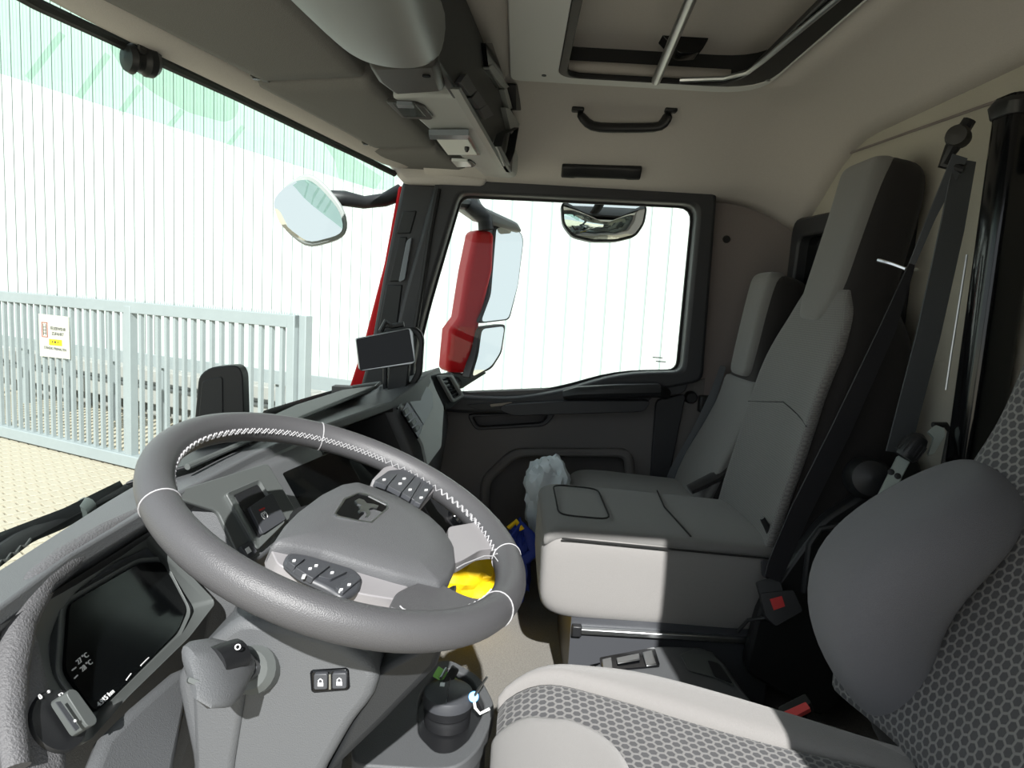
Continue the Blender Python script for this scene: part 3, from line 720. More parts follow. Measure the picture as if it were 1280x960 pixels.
MB().tube([PP(*c3(*p), SPK + WN * .0165, WN) for p in ((925, 600), (960, 580), (1010, 560), (1060, 540), (1110, 540), (1140, 580))], .0008, 5).build('spoke_stitching', 'thread', wheel)
MB().tube([PP(*c3(*p), SPK + WN * .0135, WN) for p in ((640, 790), (655, 805), (680, 815), (715, 830))], .0008, 5).build('spoke_stitching', 'thread', wheel)
# badge
HB = HP + WN * .0055
bpts = [(312, 338), (360, 265), (430, 235), (480, 245), (570, 290), (572, 310), (492, 383), (420, 372), (325, 350)]
bd = plate('badge', bpts, HB, WN, .002, 'black_gloss', wheel, .0005, .002, 0, c3)
bpp = [PP(*c3(*p), HB, WN) for p in bpts]
MB().frame(offset_poly(bpp, -.0015), offset_poly(bpp, .0012), WN * .0032).build('badge_rim', 'steel', bd)
lion = [(410, 275), (432, 264), (455, 272), (470, 288), (505, 292), (528, 300), (520, 312), (498, 308), (478, 318), (488, 338), (474, 356), (458, 358), (470, 344), (462, 330), (446, 328), (434, 336), (426, 326), (440, 316), (430, 306), (446, 298), (424, 290)]
plate('lion_emblem', lion, HB, WN, .0035, 'steel', bd, 0, 0, 0, c3)
# switch pods
def pod(outline, keys, lift):
    P0 = WC + WN * lift
    pd = plate('switch_pod', outline, P0, WN, .006, 'button', wheel, .003, .006, 0, c3)
    for q in keys:
        plate('key', q, P0, WN, .0035, 'button', pd, .001, .002, .006, c3)
    return pd
pr = pod([(500, 185), (575, 130), (640, 122), (772, 135), (802, 212), (740, 300), (690, 270), (570, 205)],
    [[(515, 180), (580, 140), (620, 140), (570, 200)], [(575, 200), (625, 142), (712, 148), (640, 235)], [(645, 235), (705, 165), (742, 175), (690, 262)], [(705, 275), (752, 190), (775, 190), (795, 210), (740, 292)]], -.002)
plq = [[(70, 580), (95, 550), (160, 565), (110, 608)], [(110, 612), (175, 568), (285, 600), (200, 668)], [(225, 655), (300, 615), (372, 630), (290, 670)], [(310, 710), (400, 640), (440, 665), (350, 740)]]
pl = pod([(48, 590), (70, 545), (160, 555), (400, 625), (445, 670), (430, 730), (345, 775), (265, 722), (130, 660)], plq, -.006)
for pd, l0, pts in ((pr, .0045, ((560, 160), (640, 180), (660, 155), (690, 210), (770, 212), (745, 250))), (pl, .0005, ((110, 565), (190, 605), (160, 640), (220, 590), (300, 625), (345, 710), (385, 685)))):
    for q in pts:
        plate('key_mark', [(q[0] - 8, q[1] - 3), (q[0] + 7, q[1] - 4), (q[0] + 8, q[1] + 2), (q[0] - 7, q[1] + 3)], WC, WN, .0012, 'print_white', pd, 0, 0, l0 + .0035, c3)

# ================================================================== STEERING COLUMN, STALK
col = thing('steering_column', (.79, .3, .1), 'grey steering column housing under the wheel with lock switches', 'steering column')
cp = [(296, 772), (345, 778), (420, 798), (474, 836), (468, 872), (440, 905), (400, 975), (380, 1100), (225, 1100), (240, 960), (216, 845), (262, 800)]
MB().prism(rpoly([PX(*p, .70) for p in cp], .015, 2), (.16, .0, .0)).build('housing', 'dash_grey', col, .018, 3)
MB().prism(rpoly([PX(*p, .692) for p in ((238, 840), (308, 846), (290, 960), (282, 1080), (225, 1080), (243, 960))], .01, 2), (.03, 0, 0)).build('side_cover', 'dash_grey', col, .006)
MB().prism([PX(*p, .715) for p in ((470, 838), (560, 790), (545, 836), (478, 905), (400, 980))], (.14, 0, 0)).build('shaded_rear_cover', 'dash_black', col, .008)  # rear face of the housing, its shade put into the black colour
MB().lathe(WC - WN * .2, WN, [(.055, 0), (.055, .11), (.05, .13)], 20).build('shaft_cover', 'black_plastic', col)
sp_ = MB().prism(rpoly([PX(*p, .698) for p in ((386, 838), (436, 835), (438, 864), (388, 868))], .004, 2), (.01, 0, 0)).build('switch_frame', 'black_gloss', col, .003)
for a in ((392, 843, 409, 862), (415, 842, 433, 861)):
    kk = MB().prism(rpoly([PX(*p, .6935) for p in ((a[0], a[1]), (a[2], a[1] - .6), (a[2], a[3]), (a[0], a[3] + .6))], .002, 2), (.01, 0, 0)).build('lock_key', 'button', sp_, .001)
    cx, cy = (a[0] + a[2]) / 2, (a[1] + a[3]) / 2 + 1
    MB().prism([PX(cx + dx, cy + dy, .6931) for dx, dy in ((-3.5, 0), (3.5, 0), (3.5, 4.5), (-3.5, 4.5))], (.001, 0, 0)).build('lock_symbol', 'print_white', kk)
    MB().tube([PX(cx + dx, cy + dy, .6931) for dx, dy in ((-2.5, 0), (-2.5, -3), (0, -5), (2.5, -3), (2.5, 0))], .0006, 5).build('lock_symbol', 'print_white', kk)
MB().prism([PX(*p, .6945) for p in ((411, 843), (413.5, 843), (413.5, 862), (411, 862))], (.01, 0, 0)).build('switch_rib', 'steel', sp_)
# ignition and sticker on the far side of the column
IP = PX(515, 830, .84); IN_ = V((-.35, -.85, .3)).normalized()
plate('label_plate', [(488, 822), (503, 817), (508, 830), (492, 841), (484, 840)], IP, IN_, .001, 'lamp_lens', col, lift=.001)
MB().lathe(IP, IN_, [(.018, -.02), (.018, .004), (.014, .006), (0, .006)], 20).build('ignition_lock', 'black_gloss', col)
MB().tube([IP + IN_ * .006 + (IN_.orthogonal().normalized() * math.cos(a) + IN_.cross(IN_.orthogonal().normalized()) * math.sin(a)) * .0145 for a in [k * math.pi / 10 for k in range(20)]], .0012, 6, True).build('lock_ring', 'steel', col)
# multifunction stalk
st = thing('control_stalk', PX(318, 838, .69), 'grey control stalk with printed twist ring beside the steering column', 'stalk')
A, B = PX(332, 828, .72), PX(255, 842, .60)
MB().lathe(PX(318, 836, .695), (B - A), [(.026, -.012), (.026, .004), (.02, .012)], 20).build('boot', 'dash_smooth', st)
flat = V((-.2, -.5, .85))
MB().tube([A, PX(318, 836, .695), PX(306, 836, .675)], [.012, .012, .013], 12).build('stem', 'button', st)
MB().tube([PX(306, 832, .68), PX(298, 828, .668), PX(280, 834, .645), PX(262, 842, .62), PX(246, 846, .605), PX(238, 846, .60)], [(.012, .014), (.014, .022), (.016, .034), (.014, .038), (.010, .034), (.004, .024)], 16, flat=flat).build('paddle', 'dash_grey', st)
tr = MB().tube([PX(300, 816, .66), PX(268, 828, .628)], [(.012, .016), (.012, .017)], 16, flat=flat).build('twist_ring', 'black_plastic', st)
for a, b, sz in (((296, 808), 'o', .012), ((283, 818), 'II', .009), ((276, 823), 'I', .009), ((270, 827), 'o', .009)):
    text('ring_mark', b, PX(a[0] - 2, a[1] + 6, .635), V((.6, -.7, .2)), V((.2, .4, .9)), sz, 'print_white', tr)
plate('end_button', [(235, 846), (266, 858), (263, 866), (233, 853)], PX(250, 855, .60), V((-.7, -.5, .5)), .006, 'dash_smooth', st, .002, .002)

# ================================================================== CENTRE CONSOLE TRAY, CUP, KEYS
TZ = .325
tray = thing('console_tray', PZ(550, 900, .0), 'grey plastic console tray holding the black cup beside the driver seat', 'tray')
to_px = [(440, 905), (470, 880), (520, 835), (560, 822), (600, 845), (619, 880), (615, 900), (600, 935), (575, 958), (545, 962), (440, 955)]
to_ = rpoly([PZ(*p, TZ) for p in to_px], .025, 3)
ti_ = rpoly([PZ(*p, TZ) for p in [(522, 880), (528, 862), (545, 842), (562, 833), (590, 850), (606, 880), (602, 895), (585, 925), (566, 940), (545, 941), (523, 918)]], .015, 3)
MB().frame(to_, ti_, (0, 0, -.03)).build('rim', 'dash_grey', tray, .008, 3)
MB().prism([p + V((0, 0, -.026)) for p in offset_poly(to_, .012)], (0, 0, -.30)).build('body', 'dash_grey', tray, .01)
MB().prism([p + V((0, 0, -.022)) for p in ti_], (0, 0, .004)).build('dark_inset', 'black_plastic', tray)  # darker inset that marks the recess of the tray
ccx = PZ(556, 920, TZ - .018) + V((.035, -.0, 0)); ccx.z = TZ - .018
cup = thing('lidded_cup', ccx, 'black plastic cup with domed lid standing in the console tray', 'cup')
MB().lathe(ccx, (0, 0, 1), [(.034, 0), (.040, .003), (.041, .018), (.0395, .021), (.0395, .024), (.042, .027), (.043, .042)], 32).build('body', 'black_plastic', cup)
lid = MB().lathe(ccx + V((0, 0, .042)), (0, 0, 1), [(.0445, 0), (.0445, .012), (.042, .018), (.03, .022), (0, .024)], 32).build('lid', 'button', cup)
MB().box(ccx + V((0, 0, .0655)), (.088, .0015, .0015)).build('lid_seam', 'black_gloss', lid)
MB().box(ccx + V((.01, .012, .066)), (.012, .008, .001)).build('lid_emblem', 'steel', lid)
kt = thing('green_key_tag', PZ(562, 848, TZ), 'green and black key fob lying on the console tray behind the cup', 'key')
a, b = PX(544, 840, 1.16), PX(582, 866, 1.15)
ax = (b - a).normalized(); up = V((-.35, -.2, .9)); sd = ax.cross(up).normalized()
MB().prism([a - sd * .012, a + sd * .012, b + sd * .01, b - sd * .012], up * .005).build('tag', 'green_tag', kt, .002)
m_ = a.lerp(b, .45); MB().prism([m_ - sd * .025 - ax * .008 + up * .006, m_ - sd * .025 + ax * .008 + up * .006, m_ + sd * .02 + ax * .008 + up * .006, m_ + sd * .02 - ax * .008 + up * .006], up * .008).build('fob', 'black_plastic', kt, .003)
MB().tube([m_ - sd * .012 - ax * .014 + up * .01, m_ + sd * .012 - ax * .014 + up * .01], .003, 6).build('ring_bar', 'steel', kt)
bt = thing('blue_key', PZ(592, 872, TZ), 'house key with round blue cap standing against the cup', 'key')
kc2 = PX(592, 871, 1.10); vd = (CAM - kc2).normalized()
MB().lathe(kc2, vd, [(.0, -.003), (.0085, -.003), (.0095, 0), (.0085, .003), (0, .003)], 20).build('cap', 'blue_tag', bt)
MB().tube([kc2, PX(609, 846, 1.10)], [(.003, .002), (.0022, .0015)], 6).build('blade', 'steel', bt)
MB().tube([kc2, PX(594, 885, 1.09), PX(600, 892, 1.09), PX(612, 886, 1.09)], .0025, 6).build('paper_strip', 'paper', bt)

# ================================================================== SEATS
def back_loft(st, cx):
    """st: (front y, z, half width, depth, corner radius, x shift)"""
    rings = []
    for i, (y, z, a, dp, r, xs_) in enumerate(st):
        j0, j1 = max(i - 1, 0), min(i + 1, len(st) - 1)
        t = V((0, st[j1][0] - st[j0][0], st[j1][1] - st[j0][1])).normalized()
        f = V((0, t.z, -t.y))
        rings.append(rring(V((cx + xs_, y, z)) - f * (dp / 2), V((1, 0, 0)), f, a, dp / 2, r))
    return MB().loft(rings)
def pad(us, ts, fn, th=.02):
    """front pad: grid fn(u,t)-> point and outward normal"""
    rows = []
    n = len(us)
    top = [[fn(u_, t_)[0] for u_ in us] for t_ in ts]
    bot = [[fn(u_, t_)[0] - fn(u_, t_)[1] * th for u_ in us] for t_ in ts]
    mb = MB(); vs = [p for r in top for p in r] + [p for r in bot for p in r]; N = n * len(ts); fs = []
    for j in range(len(ts) - 1):
        for i in range(n - 1):
            a = j * n + i; fs.append((a, a + 1, a + n + 1, a + n)); fs.append((N + a, N + a + n, N + a + n + 1, N + a + 1))
    for i in range(n - 1):
        fs.append((i, N + i, N + i + 1, i + 1)); a = (len(ts) - 1) * n + i; fs.append((a, a + 1, N + a + 1, N + a))
    for j in range(len(ts) - 1):
        a = j * n; fs.append((a, a + n, N + a + n, N + a)); a = j * n + n - 1; fs.append((a, N + a, N + a + n, a + n))
    mb.add(vs, fs); return mb
def interp(tab, t):
    for (a, b) in zip(tab, tab[1:]):
        if t <= b[0]: 
            k = (t - a[0]) / (b[0] - a[0]); return a[1] + (b[1] - a[1]) * k
    return tab[-1][1]

# ---- middle passenger seat
X0, X1 = 1.46, 1.87; cx = (X0 + X1) / 2; hw = (X1 - X0) / 2
ms = thing('passenger_chair', (cx, -.35, .12), 'grey cloth middle passenger seat with tall headrest next to the belt post', 'seat')
st = [(-.595, .44, hw - .01, .24, .05, 0), (-.625, .60, hw, .25, .05, 0), (-.67, .80, hw, .215, .05, 0), (-.705, .98, hw - .005, .185, .05, 0), (-.725, 1.07, hw - .04, .165, .05, 0), (-.735, 1.11, hw - .075, .125, .05, 0), (-.755, 1.20, hw - .085, .12, .04, 0), (-.785, 1.34, hw - .09, .12, .04, 0), (-.795, 1.40, hw - .10, .115, .04, 0), (-.80, 1.43, hw - .12, .09, .03, 0)]
MB().loft([r for r in [back_loft(st, cx).v[i * 16:(i + 1) * 16] for i in range(len(st))]]).build('backrest_shell', 'seat_dark', ms, sub=2)
ftab = [(z, y) for y, z, *_ in st]; wtab = [(z, a) for _, z, a, *_ in st]
def fback(cx, inset, bol, off, flat=0):
    def fn(u_, t_):
        y = interp(ftab, t_); a = interp(wtab, t_) - inset
        n = V((u_ * .25, 1, .2)).normalized()
        b = bol * (abs(u_) ** 4) * max(0, min(1, (1.05 - t_) / .15)) if bol else 0
        return V((cx + a * u_, y + off + b - .012 * abs(u_) ** 6, t_)), n
    return fn
us = [-1, -.9, -.75, -.5, -.25, 0, .25, .5, .75, .9, 1]
pad(us, [.47] + [.52 + k * .05 for k in range(11)] + [1.05, 1.08, 1.105, 1.12], fback(cx, .012, .03, .008), .03).build('backrest_cushion', 'weave_back', ms, sub=1)
hp_ = MB(); hr = []
for z in (1.04, 1.06, 1.1, 1.16, 1.24, 1.32, 1.38, 1.41, 1.425):
    y = interp(ftab, z); a = hw - .110 - (.0 if z > 1.08 else (1.08 - z) * 1.0) - (.02 if z > 1.415 else 0)
    hr.append(rring(V((cx - .0, y - .012, z)), V((1, 0, 0)), V((0, 1, 0)), a, .028 - (.012 if z > 1.415 else 0), .024))
hp_.loft(hr).build('headrest_pad', 'seat_grey', ms, sub=2)
def cushion(parent, x0, x1, y0, y1, z0, z1, m, name='seat_cushion', r=.05, crown=.012, tilt=.0):
    rg = []
    for y, sc, zs in ((y0, .90, .55), (y0 - .012, .965, .85), (y0 - .05, 1, 1), (y0 - .15, 1, 1.0), ((y0 + y1) / 2, 1, .97), (y1 + .05, 1, .95), (y1, .98, .93)):
        c_ = V(((x0 + x1) / 2, y, (z0 + z1) / 2 + tilt * (y - y1)))
        rg.append(rring(c_, V((1, 0, 0)), V((0, 0, 1)), (x1 - x0) / 2 * sc, (z1 - z0) / 2 * zs, r))
    return MB().loft(rg).build(name, m, parent, sub=2)
cushion(ms, X0, X1, -.085, -.64, .31, .535, 'seat_sunlit', tilt=.04)
# top cover with its stitched front panel
def ftop(u_, t_): return V((cx + (hw - .008) * u_, t_, .552 + .04 * (t_ + .36) - .012 * abs(u_) ** 6 - (.03 * max(0, (t_ + .13) / .045) ** 2 if t_ > -.13 else 0))), V((u_ * .2, 0, 1)).normalized()
pad(us, [-.635, -.56, -.48, -.40, -.3, -.2, -.13, -.105, -.09], ftop, .03).build('seat_top', 'seat_grey', ms, sub=1)
sm = rpoly([V((cx + dx, y, .557 + .04 * (y + .36))) for dx, y in ((-.14, -.125), (-.14, -.245), (.12, -.245), (.12, -.125))], .035, 4)
MB().tube(sm, .0022, 5, True).build('stitched_panel_seam', 'seam', ms)
MB().tube([V((cx - hw + .02, -.42, .548)), V((cx, -.40, .557)), V((cx + hw - .02, -.42, .548))], .002, 5).build('cross_seam', 'seam', ms)
MB().tube([V((X0 - .002, y, .524 + .04 * (y + .36))) for y in (-.13, -.25, -.4, -.55, -.62)], .0025, 5).build('edge_seam', 'seam', ms)
MB().tube([V((cx + hw * u9, interp([(q_[1], q_[0]) for q_ in st], .84 - .03 * abs(u9)) + .0095 + .03 * abs(u9) ** 4 - .012 * abs(u9) ** 6, .84 - .03 * abs(u9))) for u9 in (-.92, -.75, -.5, -.25, 0, .25, .5, .75, .92)], .0012, 5).build('back_seam', 'seam', ms)
# seat box with steel rail
MB().box((1.68, -.40, .23), (.40, .46, .22)).build('seat_box', 'console_dark', ms, .008)
MB().prism([V((1.472, -.165, .13)), V((1.472, -.165, .345)), V((1.472, -.62, .345)), V((1.472, -.62, .13))], (.01, 0, 0)).build('side_plate', 'button', ms)
MB().box((1.466, -.375, .318), (.014, .40, .014)).build('slide_rail', 'steel', ms, .003)
MB().box((1.466, -.178, .318), (.018, .022, .026)).build('rail_end', 'black_plastic', ms, .003)
# small black recliner loop at the cushion joint
q = PX(962, 664, 1.50); MB().tube([q + V((0, .02, .03)), q, q + V((0, -.03, -.03))], [.006, .009, .006], 8).build('recliner_loop', 'black_plastic', ms)

# ---- outer passenger seat
X0o, X1o = 1.89, 2.265; co = (X0o + X1o) / 2; ho = (X1o - X0o) / 2
osb = thing('passenger_chair', (co, -.3, .12), 'shaded grey passenger seat with short headrest beside the door', 'seat')
so2 = [(-.545, .42, ho - .01, .14, .05, 0), (-.60, .58, ho, .15, .05, 0), (-.65, .68, ho - .005, .15, .05, 0), (-.69, .78, ho - .015, .15, .05, 0), (-.70, .90, ho - .05, .14, .05, 0), (-.705, .93, ho - .075, .13, .04, 0), (-.72, 1.05, ho - .08, .13, .04, 0), (-.735, 1.14, ho - .085, .12, .04, 0), (-.745, 1.18, ho - .10, .09, .03, 0)]
back_loft(so2, co).build('backrest_shell', 'seat_dark', osb, sub=2)
ftab = [(z, y) for y, z, *_ in so2]; wtab = [(z, a) for _, z, a, *_ in so2]
pad(us, [.45, .52, .57, .62, .67, .72, .77, .82, .86], fback(co, .012, .01, .008), .03).build('backrest_cushion', 'seat_grey', osb, sub=1)
hr = []
for z in (.86, .88, .92, 1.0, 1.08, 1.14, 1.165, 1.178):
    y = interp(ftab, z); a = ho - .105 - (.02 if z > 1.17 else 0) - (.02 if z < .87 else 0)
    hr.append(rring(V((co, y - .01, z)), V((1, 0, 0)), V((0, 1, 0)), a, .028 - (.012 if z > 1.17 else 0), .024))
MB().loft(hr).build('headrest_pad', 'seat_grey', osb, sub=2)
cushion(osb, X0o, X1o, -.20, -.60, .30, .50, 'seat_grey', tilt=.03)
MB().box((co, -.42, .215), (.36, .34, .20)).build('seat_box', 'black_plastic', osb, .01)
MB().tube([PX(862, 612, 1.93), PX(895, 596, 1.93), PX(928, 570, 1.93), PX(940, 560, 1.93)], [(.012, .03), (.014, .034), (.014, .03), (.01, .02)], 10, flat=(0, .5, 1)).build('armrest', 'seat_dark', osb)
# belt of the outer seat
bel = MB()
pts = [PX(904, 458, 2.30), PX(893, 490, 2.295), PX(876, 535, 2.29), PX(848, 590, 2.285), PX(842, 606, 2.285)]
def ribbon(pts, wid, th, side):
    rings = []
    for i, p in enumerate(pts):
        t = (pts[min(i + 1, len(pts) - 1)] - pts[max(i - 1, 0)]).normalized()
        sd = (V(side) - t * t.dot(V(side))).normalized(); n = t.cross(sd)
        wv = wid[i] if isinstance(wid, (list, tuple)) else wid
        rings.append([p + sd * wv / 2 + n * th / 2, p - sd * wv / 2 + n * th / 2, p - sd * wv / 2 - n * th / 2, p + sd * wv / 2 - n * th / 2])
    return MB().loft(rings)
tag(ribbon(pts, [.02, .025, .045, .06, .06], .003, (.3, 1, .2)).build('shoulder_belt', 'webbing_grey'), 'grey belt webbing hanging between the outer seat and door', 'seat belt')
lt = thing('belt_anchor', PX(878, 500, 2.29), 'black belt anchor on the pillar beside the passenger door', 'belt anchor')
MB().lathe(PX(862, 496, 2.335), (-1, 0, 0), [(.022, 0), (.022, .02), (.016, .03), (0, .03)], 16).build('cap', 'black_plastic', lt)
MB().box(PX(882, 505, 2.32), (.03, .05, .06)).build('bracket', 'black_plastic', lt, .008)

# ---- driver's seat
ds = thing('driver_chair', (.78, -.3, .05), 'driver seat with honeycomb cloth and mesh side bolster in the foreground', 'seat')
dx0, dx1 = .47, 1.035; dc = (dx0 + dx1) / 2; dh = (dx1 - dx0) / 2
def dz(u_, t_):
    # u -1..1 across, t = y ; cushion surface with raised side wings
    z = .475 + .035 * (t_ + .3) + .012 * max(0, abs(u_) - .45) / .55 - .03 * max(0, (abs(u_) - .82) / .18) ** 2
    if t_ > -.10: z -= .05 * ((t_ + .10) / .10) ** 2
    return z
def dfn(u_, t_):
    a = dh * (1 - .10 * max(0, (t_ + .12) / .12) ** 2)
    if u_ > .2 and t_ < -.20: a *= 1 - .70 * ((u_ - .2) / .8) * ((-.20 - t_) / .36) ** 1.4
    return V((dc + a * u_, t_, dz(u_, t_))), V((u_ * .3, max(0, t_ + .08) * 4, 1)).normalized()
def wing_u(t_): return interp([(-.60, .26), (-.52, .33), (-.30, .56), (-.08, .80), (.0, .88)], t_)
def dpatch(name, ua, ub, m, nu=7, off=0, y0=-.60, y1=.0):
    tt = [y0 + (y1 - y0) * k / 18 for k in range(19)]; uu = [k / nu for k in range(nu + 1)]
    def f(a, t_):
        u_ = ua(t_) + (ub(t_) - ua(t_)) * a; p, n = dfn(u_, t_)
        edge = min(a, 1 - a) * nu
        return p + V((0, 0, off * min(1, edge * 1.2) - .004 * (1 - min(1, edge)))), n
    return pad(uu, tt, f, .03).build(name, m, ds, sub=1)
dpatch('cushion_wing', wing_u, lambda t_: 1.0, 'seat_sunlit', 7, .006)
dpatch('cushion_wing', lambda t_: -1.0, lambda t_: -wing_u(t_), 'seat_sunlit', 7, .006)
dpatch('honeycomb_panel', lambda t_: -wing_u(t_), wing_u, 'hex_flat', 12)
fpn = rpoly([V((x, y, 0)) for x, y in ((.63, -.17), (.80, -.175), (.86, -.14), (.895, -.03), (.89, .0), (.62, .0))], [.03, .03, .04, .02, .01, .01], 4)
fcc = sum(fpn, V()) / len(fpn)
MB().loft([[V((q.x, q.y, dz((q.x - dc) / dh, q.y) + h)) for q in [fcc + (p - fcc) * k for p in fpn]] for k, h in ((1, -.01), (1, .001), (.95, .007), (.85, .010), (.7, .011), (.5, .011), (.25, .011), (.03, .011))]).build('front_panel', 'seat_sunlit', ds, sharp=80)
cushion(ds, dx0 + .012, dx1 - .16, -.004, -.60, .27, .425, 'seat_mesh', 'cushion_side', tilt=.03)
MB().box((dc, -.30, .17), (.40, .46, .26)).build('seat_base', 'black_plastic', ds, .02)
# backrest
dst = [(-.54, .42, dh - .02, .12, .05, 0), (-.585, .55, dh - .005, .12, .05, 0), (-.665, .70, dh, .12, .05, 0), (-.725, .81, dh - .005, .11, .05, 0), (-.775, .92, dh - .01, .10, .04, 0), (-.80, 1.08, dh - .03, .09, .04, 0), (-.815, 1.22, dh - .06, .08, .04, 0)]
back_loft(dst, dc).build('backrest_shell', 'seat_dark', ds, sub=2)
dft = [(z, y) for y, z, *_ in dst]; dwt = [(z, a) for _, z, a, *_ in dst]
def dback(u_, t_):
    y = interp(dft, t_); a = interp(dwt, t_) - .004
    b = .035 * max(0, (abs(u_) - .45) / .55) ** 1.3
    return V((dc + a * u_, y + .012 + b, t_)), V((-u_ * .25, 1, .3)).normalized()
pad([-1, -.9, -.75, -.5, -.25, 0, .25, .5, .7, .85, 1], [.47 + k * .055 for k in range(14)], dback, .05).build('backrest_panel', 'hex_back', ds, sub=1)
for sgn in (1, -1):
    ex = dc + sgn * dh; kw = 1 if sgn > 0 else .55
    rg = []
    for y, z, ow, dp in ((-.62, .395, .045, .03), (-.575, .45, .065, .055), (-.53, .53, .085, .075), (-.505, .62, .095, .08), (-.525, .70, .10, .08), (-.585, .765, .10, .075), (-.65, .82, .08, .05), (-.69, .85, .03, .02)):
        rg.append(rring(V((ex - sgn * (ow * kw * .85), y - .03 - (0 if sgn > 0 else .04), z)), V((1, 0, 0)), V((0, 1, .25)).normalized(), ow * kw, dp * kw, min(ow, dp) * kw * .8))
    MB().loft(rg).build('side_bolster', 'seat_mesh', ds, sub=2)

# ================================================================== BELT POST, BELTS, LEVER
bpst = thing('belt_post', (1.31, -.86, .12), 'glossy black upright belt post beside the tall middle seat', 'post')
MB().loft([rring(V((1.26, -.87, z)), V((1, 0, 0)), V((0, 1, 0)), .032, .036, .016) for z in (.12, .6, .9, 1.2, 1.455)]).build('column', 'black_gloss', bpst)
MB().loft([rring(V((1.26, -.87, z)), V((1, 0, 0)), V((0, 1, 0)), a, b_, .02) for z, a, b_ in ((1.42, .036, .04), (1.44, .04, .044), (1.45, .034, .04))]).build('cap', 'black_plastic', bpst)
MB().box((1.20, -.905, 1.37), (.14, .03, .07)).build('bracket', 'black_plastic', bpst, .008)
MB().tube([V((1.275, -.818, 1.18)), V((1.272, -.812, 1.0)), V((1.27, -.81, .93))], .002, 6).build('wire', 'steel', bpst)
MB().lathe(PX(1197, 170, 1.36), (-.6, .6, 0), [(.02, -.02), (.022, 0), (.018, .012), (0, .014)], 20).build('belt_guide_knob', 'console_dark', bpst)
MB().tube([PX(1212, 150, 1.36), PX(1190, 185, 1.37), PX(1180, 205, 1.38), PX(1205, 212, 1.36)], [.012, .014, .012, .008], 10).build('belt_guide', 'black_plastic', bpst)
sb1 = thing('shoulder_belt', PX(1060, 520, 1.40), 'dark belt webbing running from the belt post across the middle seat', 'seat belt')
ribbon([PX(1200, 195, 1.36), PX(1165, 270, 1.38), PX(1140, 330, 1.39)], [.03, .016, .012], .003, (0, 1, .3)).build('upper_webbing', 'webbing_grey', sb1)
ribbon([PX(1140, 330, 1.395), PX(1110, 410, 1.395), PX(1050, 540, 1.395), PX(1000, 640, 1.395), PX(972, 705, 1.39), PX(965, 724, 1.385)], [.015, .04, .05, .052, .05, .04], .003, (-.3, 1, .45)).build('lap_webbing', 'webbing', sb1)
ribbon([PX(1206, 200, 1.37), PX(1190, 285, 1.37), PX(1160, 420, 1.37), PX(1122, 566, 1.37)], [.05, .055, .055, .055], .003, (-.2, 1, .2)).build('return_webbing', 'webbing_grey', sb1)
MB().tube([PX(1097, 325, 1.44), PX(1115, 330, 1.42), PX(1130, 336, 1.41), PX(1146, 337, 1.42)], .004, 6).build('guide_wire', 'chrome', sb1)
rt = thing('belt_retractor', PX(1090, 640, 1.40), 'black belt retractor cover behind the silver lever', 'belt retractor')
MB().lathe(PX(1088, 598, 1.38), (-.9, .3, .2), [(.045, -.06), (.045, -.01), (.036, .01), (.02, .016), (0, .018)], 24).build('reel_cover', 'black_plastic', rt)
MB().prism(rpoly([PX(*p, 1.42) for p in ((1030, 650), (1110, 600), (1145, 570), (1156, 590), (1150, 760), (1030, 900), (930, 840), (950, 760), (1000, 690))], .03, 3), (.036, 0, 0)).build('shroud', 'black_plastic', rt, .015)
MB().tube([PX(1005, 740, 1.38), PX(1012, 680, 1.38), PX(1025, 662, 1.38), PX(1060, 655, 1.38)], .007, 8).build('shroud_edge', 'dash_black', rt)
# buckle of the middle seat
bk = thing('belt_buckle', PX(965, 760, 1.40), 'black belt buckle with red button hanging at the middle seat side', 'buckle')
BKN = V((-.85, .2, .45)).normalized(); BK0 = PX(968, 752, 1.385)
plate('tongue', [(944, 728), (972, 720), (978, 740), (950, 748)], BK0, BKN, .012, 'black_plastic', bk, .003, .004)
plate('body', [(948, 742), (990, 738), (1002, 765), (968, 784), (955, 772)], BK0, BKN, .02, 'black_plastic', bk, .005, .006)
plate('release_button', [(962, 749), (977, 745), (981, 758), (967, 763)], BK0, BKN, .004, 'red_button', bk, .001, .001, .021)
plate('strap_loop', [(951, 700), (978, 706), (978, 722), (966, 727), (952, 720)], BK0, BKN, .014, 'webbing', bk, .005, .006, -.004)
MB().tube([PX(922, 790, 1.41), PX(935, 775, 1.40), PX(958, 772, 1.385)], .004, 6).build('stalk_cable', 'black_plastic', bk)
# red buckle of the driver's seat
rb = thing('driver_buckle', PX(997, 893, 1.06), 'bright red belt buckle button beside the driver seat cushion', 'buckle')
RN = V((-.3, .45, .85)).normalized(); R0 = PX(997, 893, 1.06)
plate('housing', [(976, 893), (1010, 876), (1018, 888), (984, 908)], R0, RN, .02, 'black_plastic', rb, .004, .004, -.024)
plate('release_button', [(979, 893), (1008, 880), (1014, 888), (986, 903)], R0, RN, .006, 'red_bright', rb, .002, .002, -.002)
MB().tube([R0 - RN * .02, R0 - RN * .12 + V((0, -.06, 0))], [.014, .012], 8).build('strap', 'black_plastic', rb)
